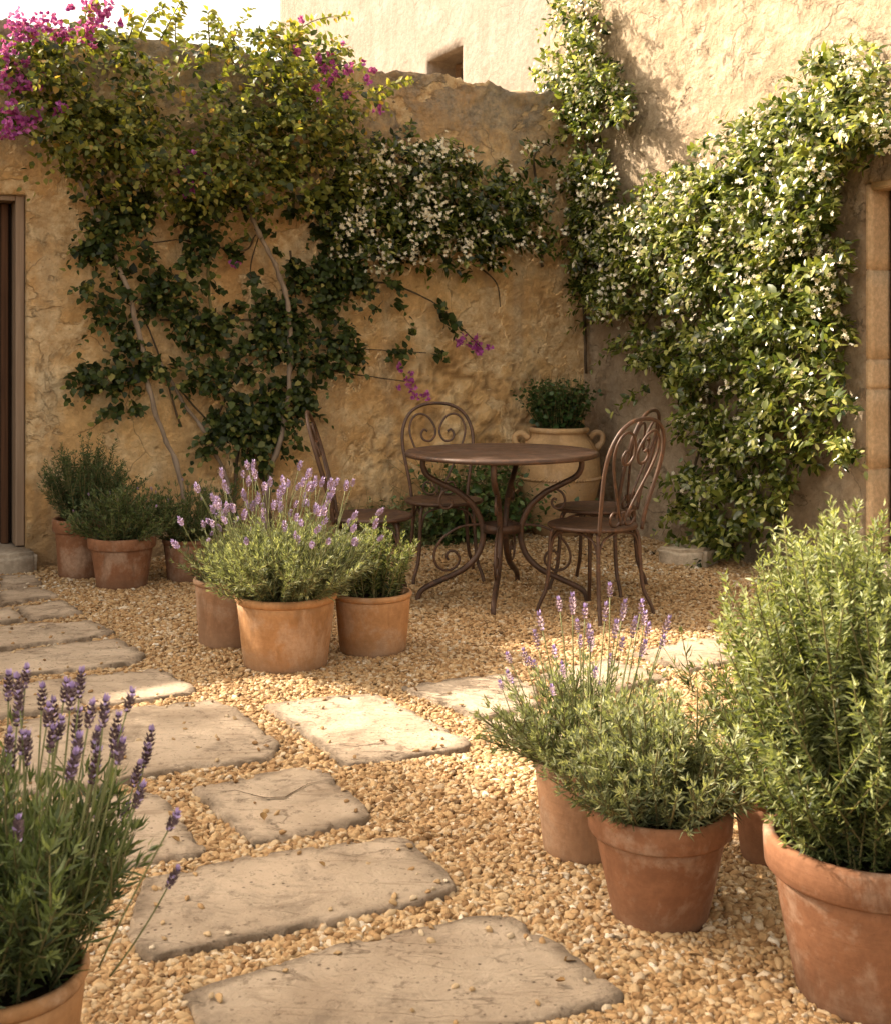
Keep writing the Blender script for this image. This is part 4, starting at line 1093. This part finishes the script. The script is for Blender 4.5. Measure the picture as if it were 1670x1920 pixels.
E_JC = [(1140, 470, 40, 50, .9), (1150, 400, 30, 30, .6), (1110, 350, 30, 40, .7), (1090, 420, 30, 40, .7), (1060, 440, 25, 20, .4), (1150, 530, 40, 40, .8), (1085, 20, 35, 50, 1), (1100, 80, 35, 45, 1), (1050, 135, 50, 32, 1), (1110, 150, 55, 45, 1.1), (1150, 200, 38, 35, .9), (1060, 200, 45, 40, .9), (985, 145, 26, 10, .3), (1090, 235, 40, 35, .8), (1170, 222, 20, 14, .5), (1100, 300, 32, 40, .7), (1130, 340, 28, 40, .7), (1085, 340, 22, 35, .5), (1110, 410, 35, 40, .8), (1095, 480, 38, 45, .9), (1060, 480, 22, 22, .4), (1125, 560, 40, 40, .8), (1090, 530, 20, 25, .4)]
jc_ = jasmine('narrow jasmine column climbing the wall corner above the clay jar', E_JC, 760, side, rnz, lambda q: RNG.uniform(.02, .08 + .26 * (1 - q * q)), E_JC[:9] * 2 + E_JC[9:], 330, 5,
        [[(1098, 700), (1092, 500), (1105, 380), (1100, 250), (1105, 130), (1090, -10)], [(1092, 500), (1070, 400), (1050, 250), (1060, 150)], [(1098, 560), (1080, 360), (1110, 280)]], side(1110, 990, .03), .42)
E_JR = [(1620, 150, 75, 55, 1), (1560, 150, 60, 50, .9), (1640, 235, 60, 55, 1), (1500, 235, 80, 50, 1), (1570, 240, 80, 50, 1), (1420, 270, 70, 50, 1), (1500, 310, 90, 55, 1.2), (1350, 320, 80, 50, 1), (1400, 370, 100, 60, 1.2), (1280, 370, 70, 50, 1), (1230, 420, 70, 50, 1), (1330, 430, 100, 60, 1.3), (1500, 400, 75, 70, 1.2), (1440, 460, 100, 60, 1.2), (1540, 480, 45, 60, .9), (1250, 490, 90, 50, 1.1), (1180, 480, 50, 55, .9), (1170, 560, 60, 55, .9), (1260, 560, 80, 45, .9), (1380, 530, 80, 45, 1), (1500, 560, 80, 50, 1),
        (1530, 620, 60, 50, 1), (1430, 610, 80, 45, 1), (1340, 640, 60, 50, .8), (1210, 660, 60, 40, .9), (1290, 690, 60, 45, .8), (1400, 690, 80, 50, 1), (1510, 700, 70, 45, 1), (1560, 760, 35, 45, .8), (1480, 770, 80, 45, 1), (1370, 770, 80, 50, 1), (1310, 790, 45, 40, .7), (1550, 840, 55, 35, .8), (1450, 830, 70, 35, .9), (1370, 850, 50, 35, .8), (1330, 920, 70, 40, 1), (1430, 920, 70, 35, .9), (1270, 905, 25, 20, .4), (1310, 990, 50, 45, .9), (1390, 980, 70, 45, .8), (1340, 1040, 60, 28, .7), (1290, 1010, 22, 20, .4), (1190, 740, 35, 16, .4), (1650, 310, 22, 14, .3), (1280, 740, 22, 26, .4), (1590, 440, 12, 60, .2)]
fl = [e for e in E_JR[:21]] * 4 + E_JR[21:]
jr_ = jasmine('massive jasmine in full cream bloom covering the house wall behind the chairs', E_JR, 2600, side, rnz, lambda q: RNG.uniform(.03, .12 + .34 * (1 - q * q)), fl, 900, 6,
        [[(1330, 1070), (1350, 900), (1400, 700), (1440, 500), (1500, 300), (1620, 180)], [(1340, 1060), (1300, 900), (1330, 750), (1260, 560), (1180, 480)], [(1300, 900), (1360, 820), (1420, 740)], [(1310, 650), (1250, 560), (1190, 640)], [(1360, 1060), (1440, 850), (1470, 640), (1465, 500)], [(1400, 990), (1500, 830), (1540, 600)]], side(1340, 1075, .05), .47)

# ------------------------------------------------------------------ plants in pots
def dome_stems(n, r, tilt=(.0, 1.0), jitter=.15, pw=.7):
    """bases inside radius r, directions fanning out"""
    a = RNG.uniform(0, 2 * np.pi, n); q = RNG.uniform(0, 1, n) ** pw
    p = np.stack([r * q * np.cos(a) * .8, r * q * np.sin(a) * .8, np.zeros(n)], 1)
    th = tilt[0] + (tilt[1] - tilt[0]) * q
    d = np.stack([np.sin(th) * np.cos(a), np.sin(th) * np.sin(a), np.cos(th)], 1) + rnd(n, jitter)
    return p, nrm(d), q


def stem_tubes(p, d, L, curve, r=.0022):
    g = Geo()
    for i in range(len(p)):
        s = np.linspace(0, .92, 5)[:, None] * L[i]
        g.tube(p[i] + d[i] * s + curve[i] * s ** 2, [r, r * .5], 4, smooth=False, cap=False)
    return g


def skirt(p, d, L, q):
    n = len(p); m = n // 4; a = RNG.uniform(0, 6.283, m); th = RNG.uniform(.4, 1.0, m)
    d = d.copy(); L = L.copy(); d[:m] = np.stack([np.sin(th) * np.cos(a), np.sin(th) * np.sin(a), np.cos(th)], 1); L[:m] = RNG.uniform(.18, .36, m) * (1.2 - .5 * (th - .5))
    p[:m, 0] = .75 * np.cos(a) * np.abs(p[:, :2]).max(); p[:m, 1] = .75 * np.sin(a) * np.abs(p[:, :2]).max()
    L[m:] = .66 * RNG.uniform(.76, 1.0, n - m) * (1 - .22 * q[m:])
    return d, L


def rosemary(key, label, n, L, tilt, mat, nlen=.024, nwid=.0034, per_m=330, sub=4, tint0=.38, extra=None, rscale=1.0, cat='rosemary', name='rosemary', opn=.9, fwd=.6):
    d = POT[key]; c = np.array(d['c']); z = d['soil']
    t = plant(name, label, cat, (c[0], c[1], z), 'potted rosemary and herbs')
    p, dr_, q = dome_stems(n, d['rs'] * rscale, tilt, .10)
    Ls = L * RNG.uniform(.6, 1.0, n) * (1 - .28 * q)
    cv = rnd(n, .07); cv[:, 2] = np.abs(cv[:, 2]) * .3 + .25 * tilt[1]
    if extra is not None: dr_, Ls = extra(p, dr_, Ls, q)
    # side shoots
    PS, DS, LS, CS = [p], [dr_], [Ls], [cv]
    for k in range(sub):
        f = RNG.uniform(.12, .72, n)[:, None] * Ls[:, None]
        b = p + dr_ * f + cv * f ** 2
        dd = nrm(dr_ * .9 + rnd(n, .30) + UPV * .45)
        PS.append(b); DS.append(dd); LS.append(Ls * RNG.uniform(.2, .45, n)); CS.append(rnd(n, .2) + UPV * .3)
    p_, d_, l_, c_ = map(np.concatenate, (PS, DS, LS, CS))
    V, Fc, tt = needles(p_, d_, l_, per_m, nlen, nwid, curve=c_, tint0=tint0, tintv=.24, tip=.42, open_=opn, fwd=fwd)  # wide tint spread imitates pale lit needles against dark gaps
    link('foliage', mesh_np('foliage', V, Fc, tt), mat, t)
    stem_tubes(p_, d_, l_, c_, .0026).build('stems', BARK_G, t)
    return t


def spike_mesh(seed, Ls, bend, head, w, style):
    """one lavender stalk with its flower head, base at the origin"""
    rg = np.random.default_rng(seed); g = Geo()
    s = np.linspace(0, 1, 7)[:, None]; P = np.concatenate([bend * s ** 2 * Ls, np.zeros_like(s), s * Ls], 1)
    g.tube(P, [.0017, .0013], 5, smooth=False, m=0)
    T = nrm(P[-1] - P[-2]); x = nrm(np.cross(T, [0, 1.0, .1])); b = np.cross(T, x)
    rows = int(head / .0048)
    for i in range(rows):
        f = i / max(1, rows - 1); rr = w * (0.55 + .75 * math.sin(math.pi * (.12 + .80 * f)) ** .8) * .55
        c0 = P[-1] + T * head * f
        for k in range(6):
            a = k * 1.047 + i * .55 + rg.uniform(-.2, .2); rd = x * math.cos(a) + b * math.sin(a)
            V, T_ = leaf_template(.36, .30, .4, -.1)
            q = scatter((V, T_), np.array([c0 + rd * rr * .25]), np.array([rd * .8 + T * .9]), np.array([rd - T * .2]), rr * 1.7, rr * 1.5, np.array([.5]))
            pet = (rg.uniform() < (.13 if style == 'dark' else .5))
            g.add(q[0], (), q[1], 2 if pet else 1)
    if True:   # petal tuft at the tip
        for k in range(7 if style == 'dark' else 5):
            a = k * 2.4; rd = x * math.cos(a) + b * math.sin(a); c0 = P[-1] + T * head * .96
            q = scatter(leaf_template(.3, .34, .2, .1), np.array([c0]), np.array([T * 1.0 + rd * rg.uniform(.25, .7)]), np.array([rd]), w * rg.uniform(1.0, 1.7), w * .8, np.array([.5]))
            g.add(q[0], (), q[1], 2)
    m_ = g.mesh('flower_spike'); m_['reach'] = Ls + head * .5; m_['bend'] = bend * Ls
    return m_


def spikes(sets, mats):
    out = []
    for s_ in sets:
        m_ = spike_mesh(*s_)
        for x in mats: m_.materials.append(x)
        out.append(m_)
    return out


SP_P = spikes([(k, 1.0 * L_, bd, hd, .0122, 'pale') for k, (L_, bd, hd) in enumerate(((.24, .12, .030), (.28, -.10, .026), (.22, .2, .034), (.26, .05, .022), (.30, .15, .028), (.2, -.2, .03)))], (LAV_S, LAV_BL, LAV_L))
SP_D = spikes([(20 + k, L_, bd, hd, .0088, 'dark') for k, (L_, bd, hd) in enumerate(((.22, .05, .034), (.26, -.04, .030), (.20, .08, .038), (.24, .02, .032)))], (LAV_S, LAV_B, LAV_P))
SP_S = spikes([(40 + k, L_, bd, hd, .0085, 'dark') for k, (L_, bd, hd) in enumerate(((.20, .06, .028), (.24, -.06, .024), (.18, .1, .032), (.22, .03, .022)))], (LAV_S, LAV_BL, LAV_P))


def lavender(key, label, n, L, tilt, mat, spset, nsp, hspk, nlen=.034, nwid=.0036, per_m=210, sub=3, tint0=.42, off=(0, 0), spikes_at=None, rscale=1.0, sptilt=.75):
    d = POT[key]; c = np.array(d['c']); z = d['soil']
    t = plant('lavender', label, 'lavender', (c[0], c[1], z), 'potted lavenders')
    p, dr_, q = dome_stems(n, d['rs'] * rscale, tilt, .13)
    dr_ = nrm(dr_ + np.array([off[0], off[1], 0]))
    Ls = L * RNG.uniform(.65, 1.05, n) * (1 - .12 * q); cv = rnd(n, .2); cv[:, 2] = -.15 * q
    PS, DS, LS, CS = [p], [dr_], [Ls], [cv]
    for k in range(sub):
        f = RNG.uniform(.2, .85, n)[:, None] * Ls[:, None]; b = p + dr_ * f + cv * f ** 2
        PS.append(b); DS.append(nrm(dr_ * .8 + rnd(n, .45) + UPV * .3)); LS.append(Ls * RNG.uniform(.2, .45, n)); CS.append(rnd(n, .3) + UPV * .5)
    p_, d_, l_, c_ = map(np.concatenate, (PS, DS, LS, CS))
    V, Fc, tt = needles(p_, d_, l_, per_m, nlen, nwid, curve=c_, tint0=tint0, tip=.25, open_=.65)
    link('foliage', mesh_np('foliage', V, Fc, tt), mat, t)
    stem_tubes(p_, d_, l_, c_, .0020).build('stems', BARK_G, t)
    for k in range(nsp):
        if spikes_at is None:
            i = RNG.integers(0, n); f = Ls[i] * RNG.uniform(.55, .9); b = p[i] + dr_[i] * f + cv[i] * f * f
            dd = nrm(dr_[i] * sptilt + np.array([0, 0, 1.0]) * (1.05 - sptilt * .5) + rnd(1, .10)[0]); sc_ = hspk * RNG.uniform(.72, 1.12)
        else:
            b, dd, sc_ = spikes_at(k, spset[k % len(spset)])
        o = link('flower_spike', spset[k % len(spset)], None, t); o.location = b
        qt = Vector((0, 0, 1)).rotation_difference(Vector(dd)) @ Matrix.Rotation(RNG.uniform(0, 6.28), 3, 'Z').to_quaternion()
        o.rotation_mode = 'QUATERNION'; o.rotation_quaternion = qt; o.scale = (sc_ ** .4, sc_ ** .4, sc_)
    return t


H11 = [(15, 1290), (40, 1272), (62, 1302), (85, 1312), (22, 1342), (75, 1346), (120, 1350), (140, 1312), (160, 1290), (100, 1372), (146, 1372), (165, 1347), (212, 1342), (230, 1318), (220, 1382), (228, 1412), (205, 1400), (30, 1402), (20, 1432), (90, 1392), (130, 1432), (142, 1452), (172, 1452), (185, 1520), (265, 1462), (282, 1428), (300, 1408), (258, 1500), (246, 1532), (310, 1540), (340, 1662), (75, 1642), (138, 1690), (5, 1392), (55, 1402), (-20, 1330), (-40, 1290), (-60, 1400), (40, 1545), (185, 1392), (150, 1402), (108, 1300)]
H7 = [(1025, 1168), (1055, 1140), (1068, 1132), (1090, 1150), (1130, 1152), (1152, 1112), (1158, 1145), (1200, 1142), (1180, 1183), (1216, 1162), (1240, 1178), (1236, 1205), (1110, 1190), (1085, 1205), (1100, 1202), (1160, 1212), (1196, 1215), (965, 1232), (986, 1240), (1002, 1250), (966, 1268), (930, 1292), (1070, 1255), (1122, 1286), (1040, 1292), (1000, 1243), (1182, 1182), (1112, 1262), (1150, 1180), (1090, 1178), (1010, 1205), (1045, 1225), (1140, 1240), (1205, 1180)]


def at_heads(key, H):
    d = POT[key]; c = np.array(d['c']); z = d['soil']; n_ = [0]
    def f(k, m_):
        px, py = H[k]; Y = c[1] + RNG.uniform(-.10, .12)
        hp = np.array([(px - CX) * Y / F, Y, CAMH + (HZ - py) * Y / F]) - np.array([c[0], c[1], z])
        root = np.array([hp[0] * .35, hp[1] * .35, -.02]); v = hp - root; v[:2] *= .8; dd = v / np.linalg.norm(v); L = max(.10, min(.28, np.linalg.norm(v) * .75))
        return hp - dd * L, dd, L / m_['reach']
    return f


# back left group, in the wall's shade
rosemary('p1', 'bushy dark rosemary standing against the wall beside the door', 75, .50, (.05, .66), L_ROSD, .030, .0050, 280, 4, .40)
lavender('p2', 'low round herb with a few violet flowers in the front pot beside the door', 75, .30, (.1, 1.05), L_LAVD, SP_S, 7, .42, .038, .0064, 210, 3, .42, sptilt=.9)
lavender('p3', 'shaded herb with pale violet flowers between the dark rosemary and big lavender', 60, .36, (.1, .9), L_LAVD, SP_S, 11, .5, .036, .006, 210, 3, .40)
lavender('p4', 'small grey green lavender mostly behind the big sunlit lavender', 50, .27, (.1, 1.0), L_LAV, SP_P, 8, .5, .036, .0052, 200, 2, .36, sptilt=.7)
# sunlit trio
lavender('p5', 'biggest lavender, sunlit with dozens of pale violet spikes', 230, .325, (.05, .86), L_LAV, SP_P, 100, .98, .036, .0039, 270, 3, .50, sptilt=.85)
rosemary('p6', 'small sunlit rosemary right of the big lavender', 66, .35, (.02, .36), L_ROS, .030, .0050, 290, 3, .44)
# right-hand group
lavender('p7', 'sunlit lavender with short violet flower heads left of the herb in the band rimmed pot', 90, .26, (.05, .95), L_LAV, SP_S, 34, .95, .036, .0042, 240, 3, .48, off=(-.02, -.02), spikes_at=at_heads('p7', H7))
rosemary('p8', 'flowerless grey green herb in the band rimmed pot', 140, .29, (.05, .95), L_LAV, .034, .0046, 260, 3, .44, name='lavender', cat='herb')
lavender('p9', 'low mixed herb with tiny violet flowers between the band rimmed pot and tall rosemary', 60, .40, (.1, .9), L_ROS, SP_S, 5, .5, .036, .0048, 200, 3, .36)
rosemary('p10', 'tallest rosemary filling the right edge of the photo', 185, .62, (.02, .36), L_ROS, .030, .0048, 460, 4, .50, name='rosemary', fwd=.42, opn=.85, extra=skirt)
# near left lavender
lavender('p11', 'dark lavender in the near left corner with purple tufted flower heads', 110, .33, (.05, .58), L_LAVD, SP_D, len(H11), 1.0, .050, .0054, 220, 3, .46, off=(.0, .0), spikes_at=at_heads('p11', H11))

# --- herb in the jar
hb = plant('basil_bush', 'dense dark green herb bush growing out of the clay jar', 'herb', (jarC[0], jarC[1], hj * .95))
n = 230; p, dd, q = dome_stems(n, .15, (.0, .36), .14); Ls = .40 * RNG.uniform(.5, 1.05, n)
c = Cloud(); c.add(shoots(p + np.array([0, 0, .02]), dd, Ls, 12, ROUND, .046, .046, .15, .9, None, .38, .2, .3))
c.build('foliage', L_HERB, hb); stem_tubes(p, dd, Ls, rnd(n, .1), .002).build('stems', BARK_G, hb)

# --- self sown greenery along the wall foot
for lab, pts, n, L, tm, ll, lw in (
    ('broad leaved self sown plant at the wall foot under the table', [(870, 985, .35), (905, 980, .32), (840, 990, .28), (925, 1000, .25), (890, 1010, .2)], 260, .80, OVATE, .070, .068),
    ('grey green trailing plant at the wall foot between two chairs', [(715, 1000, .2), (760, 995, .22), (680, 1005, .18), (800, 1000, .2)], 150, .40, LANCE, .055, .05)):
    P0 = []; 
    for _ in range(n):
        x, y, _h = pts[RNG.integers(0, len(pts))]; w_ = back(x + RNG.uniform(-22, 22), y, RNG.uniform(.04, .30)); P0.append((w_[0], w_[1], 0.0))
    P0 = np.array(P0); o0 = P0.mean(0); dd = nrm(rnd(n, .45) + UPV * .95 + bnz * .25); Ls = L * RNG.uniform(.4, 1.1, n)
    wp = plant('wall_foot_plant', lab, 'plant', tuple(o0), 'plants along the wall foot')
    c = Cloud(); c.add(shoots(P0 - o0, dd, Ls, 11, tm, ll, lw, .18, .9, None, .64, .22, .2)); c.build('foliage', L_HERB if tm is OVATE else L_LAVD, wp)
    stem_tubes(P0 - o0, dd, Ls, rnd(n, .1) - UPV * .25, .002).build('stems', BARK_G, wp)

# ------------------------------------------------------------------ fallen leaves
DRY = simple('dry_leaf', (0.27, 0.15, 0.05), .8)
for (x, y, zz, ln, rz, lab) in ((496, 1541, .036, .030, .3, 'curled brown leaf on the small cracked flagstone'), (338, 1581, .036, .026, 1.2, 'dry brown leaf on the pinkish flagstone beside the lavender'),
                            (1080, 1806, .022, .034, 2.2, 'dry leaf on the gravel beside the largest flagstone'), (1040, 1842, .036, .024, 4.0, 'dark leaf fragment on the right end of the largest flagstone'), (720, 1392, .036, .022, 2.6, 'small dry leaf on the sunlit flagstone'), (610, 1628, .036, .02, .9, 'small dry leaf on the long flagstone with the gouge')):
    p = ground(x, y, zz); V, T_ = leaf_template(.32, .26, .9, -.35)
    o = link('fallen_leaf', mesh_np('fallen_leaf', V * ln, T_), DRY); o.location = (p[0], p[1], zz + .003); o.rotation_euler = (0, 0, rz)
    tag(o, lab, 'leaf', 'fallen leaves')

# ------------------------------------------------------------------ olive tree outside the frame (shades the near path)
AZ = np.array([0.958, -0.287]); TANE = 0.76


def olive_tree(loc, zc, rad, n):
    t = plant('olive_tree', 'olive tree standing left of the courtyard, its shadow falling on the near path', 'tree', (*loc, 0))
    g = Geo(); g.tube([(0, 0, -.1), (.08, .05, 1.0), (-.05, .1, 2.0), (.05, 0, zc - rad * .4)], [.22, .17, .14, .09], 10, 6)
    br = []
    for k in range(9):
        a = k * .7 + .3; e = RNG.uniform(.2, 1.1); d_ = np.array([math.cos(a) * math.cos(e), math.sin(a) * math.cos(e), math.sin(e)]) * rad * .8
        b = np.array([0, 0, zc - rad * RNG.uniform(.3, .6)]); g.tube([b, b + d_ * .5 + rnd(1, .1)[0], b + d_ * 1.0 + rnd(1, .15)[0]], [.07, .04, .015], 7, 5)
    g.build('trunk', BARK, t)
    cl = Cloud(); m = n
    v = nrm(rnd(m)) * (RNG.uniform(0, 1, (m, 1)) ** .33) * rad * np.array([1, 1, .95])
    cell = np.array([mn.noise(Vector(x * 1.1) + Vector((5, 1, 2))) for x in v]); v = v[cell > -.34]
    p = v + np.array([0, 0, zc]); m = len(p)
    cl.add(shoots(p, nrm(v + rnd(m, .8)), RNG.uniform(.2, .5, m), 12, LANCE, .105, .085, .4, .8))
    cl.build('crown', L_OLIVE, t); return t


_a, _q = -9.25, 1.42
olive_tree((AZ[0] * _a + .287 * _q, AZ[1] * _a + .958 * _q), 4.5, 2.3, 15000)

# ------------------------------------------------------------------ light, sky, camera
sd = Vector((AZ[0], AZ[1], -TANE * 1.0)).normalized()
el = math.asin(-sd.z)
sl = bpy.data.lights.new('sun', 'SUN'); sl.energy = 5.0; sl.angle = R(.6); sl.color = (1.0, .868, .70)
so = bpy.data.objects.new('sun', sl); COL.objects.link(so); so.rotation_mode = 'QUATERNION'; so.rotation_quaternion = sd.to_track_quat('-Z', 'Y'); so.location = (-8, 6, 9)
w = bpy.data.worlds.new('World'); sc.world = w; w.use_nodes = True; nt = w.node_tree
sk = nt.nodes.new('ShaderNodeTexSky'); sk.sky_type = 'NISHITA'; sk.sun_disc = False; sk.sun_elevation = el; sk.sun_rotation = math.atan2(-AZ[0], -AZ[1]); sk.dust_density = 4.0; sk.air_density = 1.0; sk.ozone_density = 1.0
hv = nt.nodes.new('ShaderNodeHueSaturation'); hv.inputs['Saturation'].default_value = .35; hv.inputs['Value'].default_value = 1.5
mx = nt.nodes.new('ShaderNodeMix'); mx.data_type = 'RGBA'; mx.blend_type = 'MULTIPLY'; mx.inputs[0].default_value = 1; mx.inputs[7].default_value = (1.0, .865, .69, 1)
bgn = nt.nodes['Background']; bgn.inputs['Strength'].default_value = .15
nt.links.new(sk.outputs[0], hv.inputs['Color']); nt.links.new(hv.outputs[0], mx.inputs[6]); nt.links.new(mx.outputs[2], bgn.inputs['Color'])

cam = bpy.data.cameras.new('camera'); co = bpy.data.objects.new('camera', cam); COL.objects.link(co); sc.camera = co
co.location = (0, 0, CAMH); co.rotation_euler = (math.pi / 2, 0, 0)
cam.sensor_fit = 'HORIZONTAL'; cam.sensor_width = 36; cam.lens = F / 1670 * 36; cam.shift_x = 0
cam.shift_y = -(960 - HZ) / 1920.0 * (1920.0 / 1670.0)
cam.clip_start = .05; cam.clip_end = 500
cam.dof.use_dof = True; cam.dof.focus_distance = 4.6; cam.dof.aperture_fstop = 12.0
sc.view_settings.view_transform = 'Standard'; sc.view_settings.look = 'None'; sc.view_settings.exposure = 0; sc.view_settings.gamma = 1
sc.render.filter_size = 1.05; sc.render.engine = 'CYCLES'; cy = sc.cycles
cy.use_denoising = True; cy.max_bounces = 8; cy.diffuse_bounces = 5; cy.glossy_bounces = 2; cy.transmission_bounces = 4; cy.caustics_reflective = False; cy.caustics_refractive = False
cy.sample_clamp_indirect = 6; cy.film_exposure = 2.45
